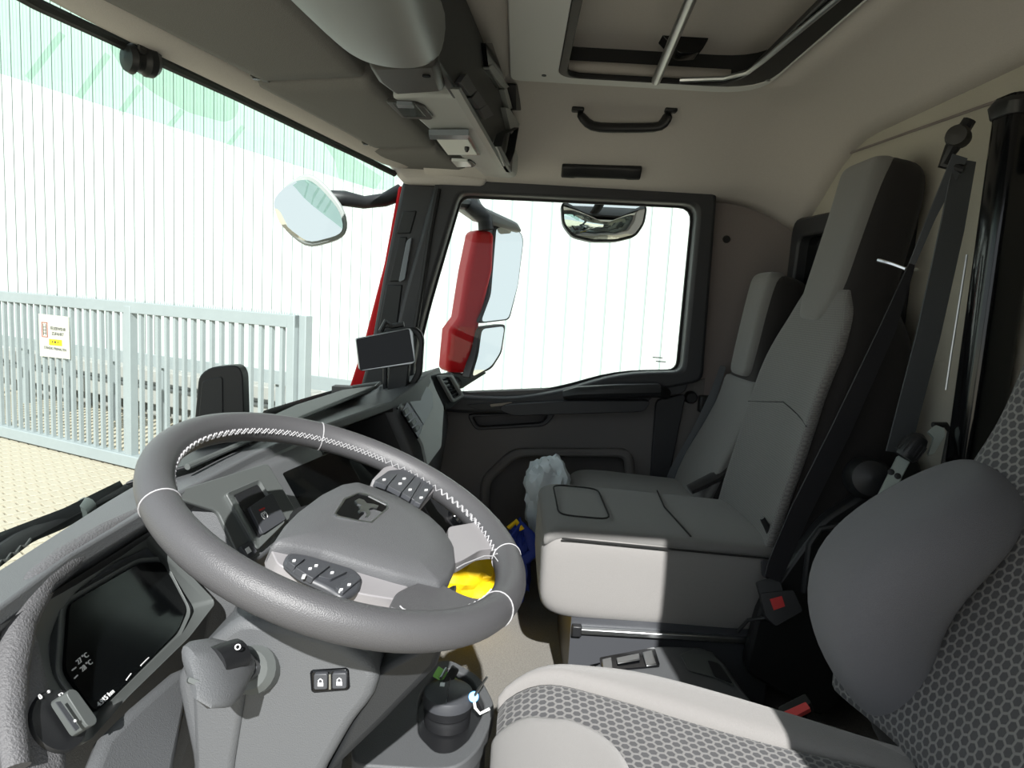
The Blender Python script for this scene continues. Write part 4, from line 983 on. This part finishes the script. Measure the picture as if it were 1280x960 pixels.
# silver release lever with ribbed knob
lv = thing('release_lever', PX(1085, 675, 1.27), 'silver flat lever with ribbed black knob beside the belt retractor', 'lever')
LN = V((-1, .35, .35)).normalized(); L0 = PX(1110, 610, 1.28)
plate('bar', [(1121, 570), (1136, 578), (1090, 668), (1066, 690), (1070, 672)], L0, LN, .014, 'silver_green', lv, .002)
for q in ((1112, 591), (1120, 596)):
    MB().lathe(PP(*q, L0, LN) + LN * .013, LN, [(.006, 0), (.006, .002), (.003, .003), (0, .0025)], 14).build('bolt', 'black_plastic', lv)
ka, kb = PX(1130, 572, 1.275), PX(1152, 543, 1.275); kd = (kb - ka).normalized()
kn_ = MB().lathe(ka, kd, [(.018, 0), (.0205, .008), (.0205, .035), (.016, .048), (.006, .054), (0, .055)], 24).build('knob', 'black_plastic', lv)
ko = kd.orthogonal().normalized(); kp2 = kd.cross(ko)
for k in range(14):
    a = 2 * math.pi * k / 14; dd = ko * math.cos(a) + kp2 * math.sin(a)
    MB().tube([ka + kd * .008 + dd * .0205, ka + kd * .036 + dd * .0205], .0018, 5).build('knob_rib', 'black_plastic', kn_)
plate('catch_plate', [(1158, 540), (1168, 532), (1178, 536), (1180, 545), (1166, 568), (1158, 570), (1166, 548)], PX(1165, 550, 1.29), LN, .01, 'silver_green', lv, .002, .003)
MB().tube([PX(1166, 531, 1.32), PX(1182, 531, 1.32), PX(1188, 540, 1.32), PX(1178, 590, 1.32), PX(1168, 620, 1.32)], .006, 8).build('guide_rail', 'console_dark', lv)

# ================================================================== LOW CONSOLE BETWEEN THE SEATS
lc = thing('seat_console', (1.27, -.4, .12), 'low grey console between the seats with button strip and cup recess', 'console')
lz = .30
MB().prism(rpoly([PZ(*p, lz) for p in ((735, 835), (765, 818), (822, 806), (880, 808), (905, 825), (925, 855), (960, 900), (900, 960), (760, 900))], .02, 3), (0, 0, -.19)).build('body', 'dash_grey', lc, .01, 3)
bs = MB().prism(rpoly([PZ(*p, lz + .001) for p in ((749, 824), (818, 811), (825, 834), (753, 840))], .006, 3), (0, 0, .004)).build('button_strip', 'black_gloss', lc)
for q in ([(752, 826), (764, 823), (766, 838), (754, 839)], [(770, 824), (799, 818), (800, 826), (772, 831)], [(803, 817), (815, 814), (821, 832), (808, 834)]):
    MB().prism([PZ(*p, lz + .006) for p in q], (0, 0, .004)).build('button', 'steel', bs, .002)
MB().loft([[PZ(*p, z_) for p in ((850, 818), (868, 811), (890, 815), (908, 838), (918, 858), (890, 846), (860, 838))] for z_ in (lz + .004, lz + .001)]).build('cup_recess', 'dash_smooth', lc, .002)
MB().prism(rpoly([PZ(*p, lz + .005) for p in ((884, 826), (898, 830), (916, 855), (893, 846))], .006, 3), (0, 0, .002)).build('recess_floor', 'black_plastic', lc)

# ================================================================== ROOF HATCH, HANDLES, HOOK
rh = thing('roof_hatch', (1.36, -.33, 1.62), 'roof hatch with pale surround, dark well and sliding shade in the ceiling', 'hatch')
def zq(x, y, d=.006): return V((x, y, zc(x, y) - d))
oq = rpoly([V((.80, .05, 1.612)), V((1.845, .05, 1.612)), V((1.845, -.59, 1.612)), V((.80, -.59, 1.612))], [.03, .03, .12, .12], 6)
iq = rpoly([V((HX0 + .0, HY1, 1.612)), V((HX1, HY1, 1.612)), V((HX1, HY0, 1.612)), V((HX0, HY0, 1.612))], [.05, .05, .12, .12], 6)
MB().frame(oq, iq, (0, 0, .016)).build('surround', 'hatch_grey', rh, .004)
iq2 = offset_poly(iq, -.004)
MB().loft([[p + V((0, 0, .0)) for p in iq2], [p + V((0, 0, .09)) for p in iq2]], caps=False).build('well', 'black_plastic', rh)
iq3 = rpoly([V((HX0 + .02, HY1 - .02, 1.606)), V((HX1 - .02, HY1 - .02, 1.606)), V((HX1 - .02, HY0 + .075, 1.606)), V((HX0 + .02, HY0 + .075, 1.606))], [.05, .05, .11, .11], 6)
MB().frame(iq, iq3, (0, 0, .014)).build('well_rim', 'black_plastic', rh, .003)
MB().box(((HX0 + HX1) / 2, (HY0 + HY1) / 2, 1.695), (HX1 - HX0 + .01, HY1 - HY0 + .01, .012)).build('shade', 'headliner', rh)
MB().tube([PZ(820, 101, 1.60), PZ(868, -6, 1.60) + V((0, 0, .01)), PZ(905, -80, 1.60) + V((0, 0, .02))], .011, 12).build('strut', 'steel', rh)
MB().tube([PZ(850, 100, 1.60), PZ(905, 98, 1.60), PZ(935, 90, 1.60), PZ(955, 75, 1.60), PZ(1045, 0, 1.60), PZ(1110, -55, 1.60)], .006, 8).build('chrome_rail', 'steel', rh)
MB().prism(rpoly([V((1.70, y, z)) for y, z in ((-.30, 1.695), (-.42, 1.695), (-.40, 1.655), (-.35, 1.65))], .012, 3), (.05, 0, 0)).build('latch', 'black_gloss', rh, .006)
MB().lathe(PZ(680, 94, 1.612), (0, 0, -1), [(.006, -.002), (.006, .002), (0, .003)], 14).build('screw', 'black_plastic', rh)
MB().lathe(PZ(960, 100, 1.612), (0, 0, -1), [(.006, -.002), (.006, .002), (0, .003)], 14).build('screw', 'steel', rh)
gh_ = thing('ceiling_grab_handle', (2.0, -.25, 1.57), 'black ceiling grab handle above the passenger window', 'handle')
def ceil_pt(px, py, lift=0):
    # march the pixel ray to the headliner
    v = ray(px, py); t = .8
    while t < 2.6:
        p = CAM + v * t
        if p.z > zc(p.x, p.y) - lift: return p
        t += .004
    return p
ga, gb, gc, gd = ceil_pt(722, 139, .004), ceil_pt(838, 140, .004), ceil_pt(746, 160, .03), ceil_pt(822, 160, .03)
MB().tube([ga + V((0, .0, .0)), ga.lerp(gc, .5) + V((0, 0, -.012)), gc, gc.lerp(gd, .5), gd, gb.lerp(gd, .5) + V((0, 0, -.012)), gb], [(.010, .020), (.012, .018), (.014, .015), (.014, .015), (.014, .015), (.012, .018), (.010, .020)], 12).build('grip', 'black_plastic', gh_, sub=1)
for q in (ga, gb): MB().box(q + V((0, 0, .004)), (.03, .035, .012)).build('foot', 'black_plastic', gh_, .004)
wh = thing('door_header_handle', (2.3, -.25, 1.47), 'flat black bar handle just above the passenger window frame', 'handle')
ha, hb = ceil_pt(702, 213, .012), ceil_pt(801, 216, .012)
hx = (hb - ha).normalized()
MB().loft([rring(p, V((.6, 0, -.8)).normalized(), V((.8, 0, .6)).normalized(), .022, d_, .01) for p, d_ in ((ha, .012), (ha.lerp(hb, .15), .014), (ha.lerp(hb, .2), .010), (ha.lerp(hb, .8), .010), (ha.lerp(hb, .85), .014), (hb, .012))]).build('bar', 'black_plastic', wh, .004)
hk = thing('coat_hook', PY(1049, 195, YR + .02), 'small grey coat hook on the rear wall seam', 'hook')
q = PY(1043, 190, YR + .004)
MB().box(q + V((0, .006, 0)), (.025, .012, .05)).build('plate', 'wall_cloth', hk, .004)
MB().tube([q + V((0, .012, .012)), q + V((-.005, .03, -.012)), q + V((-.008, .038, -.03)), q + V((-.008, .045, -.018))], .006, 8).build('prong', 'console_grey', hk)

# ================================================================== OVERHEAD CONSOLE AND FABRIC VISORS
oc = thing('overhead_console', (1.35, .15, 1.42), 'grey overhead console shelf with compartments above the windscreen', 'console')
OZ = 1.42
uq = [(565, 122), (575, 118), (597, 158), (640, 216), (606, 221), (590, 208), (548, 172), (490, 122), (530, 121)]
MB().prism([PZ(*p, OZ) for p in uq], (0, 0, .03)).build('underside', 'console_grey', oc, .006)
# body behind the underside up to the ceiling
e0 = PZ(575, 118, OZ); e1 = PZ(640, 216, OZ); f0 = PZ(490, 122, OZ); f1 = PZ(606, 221, OZ)
fdir = (e1 - e0).normalized(); fl0 = e0 - fdir * (e0.x - .45) / fdir.x
MB().prism([V((.45, fl0.y + .015, OZ + .02)), V((.45, .36, OZ + .02)), V((f1.x, f1.y + .02, OZ + .02)), V((f1.x, e1.y + .015, OZ + .02))], (0, 0, .21)).build('shelf_body', 'console_dark', oc)
# large moulded bulge on the driver's side
bl = []
for x, y0, y1, zz in ((.30, .13, .36, 1.385), (.60, .13, .345, 1.385), (.85, .13, .33, 1.388), (1.06, .132, .305, 1.392), (1.14, .135, .295, 1.402), (1.18, .14, .285, 1.43)):
    bl.append([V((x, y0, zz + .14)), V((x, y0, zz + .03)), V((x, y0 + .02, zz + .006)), V((x, y0 + .05, zz)), V((x, (y0 + y1) / 2, zz - .002)), V((x, y1 - .03, zz + .004)), V((x, y1, zz + .03)), V((x, y1, zz + .14))])
MB().loft(bl).build('driver_bulge', 'console_mid', oc, sub=2)
MB().prism([PZ(*p, 1.405) for p in ((460, 85), (546, 82), (556, 116), (494, 120), (472, 104))], (0, 0, .05)).build('step_lip', 'console_dark', oc, .01)
MB().lathe(PZ(533, 95, 1.404), (0, 0, -1), [(.007, -.002), (.007, .001), (0, .001)], 14).build('screw_hole', 'black_gloss', oc)
# rear-facing fascia with compartments: plane through edge e0-e1, upright
FN = V((-.12, -1, 0)).normalized(); fdir = (e1 - e0).normalized(); FN = V((fdir.y, -fdir.x, 0)).normalized()
if FN.y > 0: FN = -FN
fas = MB().prism([e0 - fdir * (e0.x - .45) / fdir.x, e1, e1 + V((0, 0, .16)), e0 - fdir * (e0.x - .45) / fdir.x + V((0, 0, .19))], -FN * .02).build('fascia', 'dash_black', oc, .004)
def fp(pts, name, th, m, lift=0., bev=.002, r=.003, parent=None): return plate(name, pts, e0, FN, th, m, parent or oc, bev, r, lift, c6)
fp([(600, 80), (625, 65), (1030, 740), (1020, 780)], 'lower_edge', .012, 'trim_silver', .0)
for pts in ([(640, 20), (700, -60), (790, 90), (735, 140)], [(745, 160), (800, 95), (880, 215), (815, 255)], [(820, 265), (885, 215), (945, 310), (870, 350)]):
    fp(pts, 'switch_blank', .008, 'button', .002)
fp([(870, -330), (930, -330), (1060, 40), (1000, 70), (900, -90)], 'radio_slot', .008, 'black_gloss', .002)
fp([(890, -110), (925, -140), (1080, 60), (1040, 80)], 'silver_strip', .01, 'trim_silver', .003)
fp([(1030, 85), (1060, 75), (1110, 250), (1080, 265)], 'silver_strip', .01, 'trim_silver', .003)
fp([(1045, 245), (1085, 255), (1180, 400), (1100, 480)], 'card_slot', .01, 'trim_silver', .003)
op_ = [PP(*c6(*p), e0 + FN * .004, FN) for p in ((960, 590), (1000, 480), (1130, 420), (1090, 640), (1045, 760))]
MB().frame(op_, offset_poly(op_, .006), FN * .022).build('open_pocket', 'dash_black', oc, .001)
fp([(960, 590), (985, 545), (1045, 740), (1030, 765)], 'pocket_edge', .012, 'hatch_grey', .004)
fp([(1105, 30), (1180, 40), (1205, 80), (1155, 270), (1110, 270)], 'handle_block', .02, 'black_plastic', .002, .006, .01)
# end cap at the passenger side
MB().loft([rring(PZ(px, py, OZ + .05) , V((0, 1, 0)), V((0, 0, 1)), a_, b_, .02) for px, py, a_, b_ in ((610, 190, .05, .045), (622, 200, .055, .05), (632, 206, .05, .045))]).build('end_cap', 'console_grey', oc, sub=1)
# lamps, card holder
def up_plate(name, pts, th, m, lift=0., bev=.002, r=.003, parent=None): return plate(name, pts, (0, 0, OZ), (0, 0, -1), th, m, parent or oc, bev, r, lift, c6)
lp = up_plate('reading_lamp', [(15, 175), (280, 185), (360, 220), (440, 320), (420, 340), (170, 325)], .004, 'console_dark', 0, .002, .008)
up_plate('lens', [(75, 195), (280, 205), (375, 318), (180, 318)], .003, 'clear_plastic', .004, .001, .004, lp)
up_plate('lens_shield', [(110, 200), (250, 205), (270, 235), (125, 230)], .004, 'lens_grey', .005, .001, .002, lp)
chd = up_plate('card_holder', [(385, 455), (750, 455), (860, 655), (560, 660)], .004, 'clear_plastic', .002, .001, .003)
up_plate('card', [(450, 495), (730, 495), (825, 655), (570, 655)], .003, 'paper', .005, 0, .001, chd)
up_plate('holder_bar', [(400, 450), (755, 450), (745, 490), (410, 490)], .01, 'lens_grey', .006, .002, .002, chd)
MB().lathe(PZ(*c6(737, 595), OZ - .008), (0, 0, -1), [(.006, -.002), (.006, .006), (.003, .012), (0, .012)], 12).build('clip', 'black_plastic', chd)
sl_ = up_plate('marker_lamp', [(575, 695), (770, 705), (820, 745), (790, 765), (650, 765)], .004, 'console_dark', 0, .002, .006)
up_plate('lens', [(598, 703), (740, 710), (780, 755), (650, 760)], .005, 'lamp_lens', .003, .001, .004, sl_)
# three fabric covered panels between header trim and console
VZ = 1.462
def vis(pts, label, bul=.012):
    p = rpoly([PZ(*q, VZ) for q in pts], .02, 4); c_ = sum(p, V()) / len(p)
    return tag(MB().loft([[q + V((0, 0, .03)) for q in p], p, [c_ + (q - c_) * .985 - V((0, 0, .007)) for q in p], [c_ + (q - c_) * .8 - V((0, 0, bul)) for q in p], [c_ + (q - c_) * .2 - V((0, 0, bul)) for q in p]]).build('fabric_visor', 'visor_cloth', sharp=70), label, 'sun visor', 'fabric roof visors along the windscreen')
vis([(60, -40), (250, -140), (376, 0), (459, 92), (330, 98), (150, 5)], 'wide grey fabric visor over the driver side with rounded corner')
vis([(318, 101), (462, 96), (490, 122), (545, 181), (470, 183), (400, 145)], 'middle grey fabric visor panel beside the reading lamp')
vis([(462, 186), (547, 184), (597, 217), (560, 224), (510, 214)], 'small grey fabric visor panel at the passenger corner')
struct(MB().prism([V((.40, .30, 1.50)), V((.40, .75, 1.50)), V((1.5, .72, 1.50)), V((2.0, .55, 1.50)), V((2.34, .42, 1.49)), V((2.34, .10, 1.49)), V((2.0, .12, 1.50))], (0, 0, .05)).build('trim_3', 'visor_cloth'))
for nm, (px, py), lb in (('visor_clip', (320, 98), 'black visor clip between the wide and the middle fabric visors'), ('visor_clip', (457, 180), 'black visor clip between the middle and the small fabric visors')):
    q = PZ(px, py, VZ - .006)
    t_ = thing(nm, q, lb, 'clip', 'visor clips')
    MB().lathe(q + V((0, 0, .01)), (0, 0, -1), [(.011, 0), (.011, .008), (.007, .012), (0, .012)], 14).build('button', 'black_gloss', t_)
    MB().box(q + V((.012, -.012, .004)), (.03, .012, .008)).build('tab', 'console_dark', t_, .002)

# ================================================================== THINGS ON AND NEAR THE DASH
tb_ = thing('toll_box', PZ(272, 556, .75), 'black toll box standing on the dash against the windscreen', 'toll box')
TX = 1.23
to = rpoly([PX(*p, TX) for p in ((240, 562), (248, 470), (262, 459), (296, 456), (303, 466), (306, 558))], .012, 3)
MB().prism(to, (.03, .0, 0)).build('body', 'black_plastic', tb_, .008, 3)
MB().prism(rpoly([PX(*p, TX - .002) for p in ((245, 556), (252, 476), (278, 470), (279, 556))], .008, 3), (.02, 0, 0)).build('front_plate', 'dash_black', tb_, .004)
MB().prism([PX(*p, TX) for p in ((272, 550), (310, 550), (312, 566), (262, 572))], (.03, 0, 0)).build('foot', 'black_plastic', tb_, .005)
ph = thing('smartphone', PX(482, 440, 1.90), 'black smartphone held sideways in front of the passenger pillar', 'phone')
PN = V((-.95, -.25, .1)).normalized(); P0 = PX(482, 440, 1.90)
pb = plate('body', [(444, 423), (512, 410), (516, 416), (519, 452), (515, 455), (452, 464), (448, 461)], P0, PN, .009, 'steel', ph, .002, .004)
plate('screen', [(445, 424), (511.5, 411), (518, 452), (450, 463)], P0, PN, .002, 'screen', ph, .001, .005, .009)
hm = thing('phone_mount', PX(500, 460, 1.93), 'black rounded phone mount bracket standing on the far dash end', 'phone mount')
q = rpoly([PX(*p, 1.935) for p in ((478, 412), (520, 408), (530, 420), (527, 470), (512, 490), (478, 495))], .02, 4)
MB().frame(q, offset_poly(q, .022), (.025, 0, 0)).build('bracket', 'black_plastic', hm, .005)
MB().prism([PX(*p, 1.905) for p in ((486, 452), (512, 449), (508, 488), (484, 492))], (.04, 0, 0)).build('stand', 'dash_black', hm, .004)
MB().tube([PX(476, 414, 1.94), PX(482, 402, 1.94), PX(490, 408, 1.95), PX(505, 405, 1.95)], .008, 8).build('clamp_arm', 'black_plastic', hm)
# sensor knob on the windscreen
sk = thing('windscreen_sensor', PZ(178, 78, 1.42), 'black rounded sensor mounted at the top of the windscreen', 'sensor')
q = PZ(176, 76, 1.435); vd = V((-.5, -.8, -.3)).normalized()
MB().lathe(q, V((-.75, .5, -.1)), [(.0, -.03), (.018, -.03), (.026, -.02), (.026, -.008), (.02, 0), (.02, .01), (.026, .016), (.022, .026), (0, .03)], 20).build('barrel', 'black_plastic', sk)
MB().prism([PZ(*p, 1.44) for p in ((172, 64), (203, 80), (197, 92), (182, 98), (170, 92))], (0, 0, .03)).build('housing', 'console_dark', sk, .008)
# wipers outside the windscreen
def wiper(name, arm, blade, label):
    t_ = thing(name, arm[0], label, 'wiper')
    MB().tube(arm, [(.014, .009), (.012, .008), (.009, .006)][:len(arm)] + [(.008, .006)] * max(0, len(arm) - 3), 8).build('arm', 'rubber', t_)
    MB().tube(blade, [(.016, .006)] * len(blade), 6, flat=(0, 0, 1)).build('blade', 'black_plastic', t_)
    return t_
wz = .685
w1 = wiper('wiper', [PZ(-60, 735, wz), PZ(30, 672, wz), PZ(100, 637, wz), PZ(165, 607, wz)], [PZ(-60, 712, wz), PZ(0, 680, wz), PZ(80, 648, wz), PZ(150, 612, wz)], 'black wiper lying along the windscreen base by the driver display')
MB().tube([PZ(-10 + 6 * k, 712 - 4.5 * k + (2 if k % 2 else -2), wz + .012) for k in range(9)], .002, 5).build('spring', 'console_dark', w1)
MB().lathe(PZ(104, 636, wz), (1, 0, .3), [(.014, -.012), (.014, .012)], 12).build('coupling', 'dash_smooth', w1)
wiper('wiper', [PZ(215, 594, wz), PZ(300, 548, wz), PZ(370, 512, wz)], [PZ(330, 520, wz), PZ(380, 504, wz), PZ(440, 486, wz)], 'black wiper lying along the windscreen base by the toll box')

# ================================================================== BAGS IN THE FOOTWELL
yb = thing('yellow_bag', PZ(610, 745, .12), 'crumpled yellow bag with blue straps on the passenger footwell floor', 'bag')
cY = PX(622, 690, 1.98)
crumple((1.92, .12, .235), (.13, .13, .12), 3, .22).build('sack', 'yellow_cloth', yb)
crumple((1.95, -.05, .28), (.045, .035, .11), 5, .30).build('flap', 'blue_cloth', yb)
MB().tube([PX(640, 672, 1.90), PX(652, 655, 1.90), PX(662, 668, 1.90), PX(668, 690, 1.90), PX(655, 700, 1.90)], [(.006, .016)] * 5, 8).build('strap', 'blue_cloth', yb)
MB().tube([PX(636, 660, 1.90), PX(645, 652, 1.90), PX(652, 662, 1.90)], [(.006, .012)] * 3, 8).build('strap', 'yellow_cloth', yb)
tag(crumple((2.06, -.13, .45), (.075, .065, .125), 9, .22, sub=4).build('plastic_bag', 'white_bag'), 'crumpled white plastic bag standing on top of the yellow bag', 'bag')

# ================================================================== MIRRORS OUTSIDE
fm = thing('front_mirror', PX(390, 262, 2.30), 'grey rounded front mirror on an arm beyond the windscreen', 'mirror')
def mir(pts, X, dep, m, name, par, r=.04, bev=.015): return MB().prism(rpoly([PX(*p, X) for p in pts], r, 3), (dep, .02, 0)).build(name, m, par, bev, 3)
mir([(342, 248), (362, 226), (384, 214), (404, 226), (430, 258), (436, 284), (428, 298), (384, 310), (352, 284)], 2.30, .07, 'trim_silver', 'shell', fm)
mir([(346, 250), (364, 232), (382, 222), (398, 232), (424, 262), (430, 284), (424, 294), (386, 304), (356, 282)], 2.292, .01, 'mirror', 'glass', fm, .03, .002)
MB().tube([PX(412, 246, 2.34), PX(430, 248, 2.35), PX(455, 253, 2.40), PX(480, 250, 2.44), PX(502, 240, 2.46)], [.022, .026, .022, .024, .03], 12).build('arm', 'black_plastic', fm)
mm = thing('main_mirror', PX(600, 470, 2.72), 'tall red main mirror housing with two glasses outside the passenger window', 'mirror')
MX = 2.70
MB().prism([PX(*c9(*p), MX) for p in ((880, 275), (955, 285), (950, 440), (925, 540), (900, 640), (890, 700), (850, 855), (762, 850), (778, 680), (815, 630), (845, 440))], (.10, .05, 0)).build('red_housing', 'red_paint', mm, .02, 3)
mmn = V((-.75, -.65, .04)).normalized(); M0 = PX(*c9(960, 560), MX + .04)
def mpl(name, pts, m, d0, th): return MB().prism(rpoly([PP(*c9(*p), M0, mmn) + mmn * d0 for p in pts], .02, 3), mmn * th).build(name, m, mm, .004 if th > .01 else 0)
mpl('main_shell', ((950, 260), (1060, 285), (1072, 320), (1050, 500), (1015, 640), (890, 655), (930, 540)), 'black_plastic', -.05, .05)
mpl('main_glass', ((960, 268), (1055, 288), (1066, 322), (1045, 500), (1008, 635), (898, 648), (938, 540)), 'mirror', .0, .003)
mpl('wide_shell', ((895, 668), (1000, 655), (985, 770), (945, 835), (850, 880), (880, 780)), 'black_plastic', -.05, .05)
mpl('wide_glass', ((902, 676), (992, 665), (976, 768), (938, 826), (862, 868), (888, 780)), 'mirror', .0, .003)
MB().tube([PX(*c9(850, 175), MX + .03), PX(560, 252, 2.56), PX(520, 245, 2.44)], [.025, .022, .025], 10).build('upper_stay', 'black_plastic', mm)
MB().tube([PX(*c9(800, 890), MX + .03), PX(555, 490, 2.56), PX(520, 500, 2.44)], [.025, .022, .025], 10).build('lower_stay', 'black_plastic', mm)
MB().tube([PX(*c9(840, 170), MX + .02), PX(*c9(880, 200), MX), PX(*c9(915, 235), MX), PX(*c9(920, 280), MX)], [(.03, .02), (.035, .022), (.03, .03), (.03, .03)], 12).build('upper_arm', 'dash_black', mm)
MB().prism([PX(*c9(*p), MX + .03) for p in ((810, 145), (890, 140), (910, 185), (1050, 250), (1070, 290), (960, 262), (880, 240), (808, 190))], (.06, .02, 0)).build('top_bracket', 'console_grey', mm, .012)
MB().prism([PX(*c9(*p), MX + .02) for p in ((770, 850), (850, 855), (930, 850), (820, 920), (780, 900))], (.06, .02, 0)).build('lower_arm', 'dash_smooth', mm, .01)
km = thing('kerb_mirror', PX(755, 255, 2.55), 'wide curved kerb mirror hanging above the passenger window', 'mirror')
kpts = [(701, 252), (810, 256), (806, 280), (795, 296), (770, 302), (740, 302), (715, 296), (703, 280)]
MB().prism(rpoly([PX(*p, 2.56) for p in kpts], .02, 3), (.06, 0, 0)).build('shell', 'black_plastic', km, .015)
kpp = rpoly([PX(*p, 2.552) for p in [(704, 253), (807, 257), (803, 279), (793, 293), (769, 299), (741, 299), (717, 293), (706, 279)]], .015, 3)
kc_ = sum(kpp, V()) / len(kpp)
MB().loft([kpp] + [[kc_ + (p - kc_) * s2 + V((-.035 * (1 - s2 * s2), 0, 0)) for p in kpp] for s2 in (.85, .65, .4, .15, .02)]).build('glass', 'mirror', km, sharp=80)
MB().tube([PX(755, 250, 2.60), PX(755, 225, 2.58), PX(755, 205, 2.41)], .02, 10).build('arm', 'black_plastic', km)
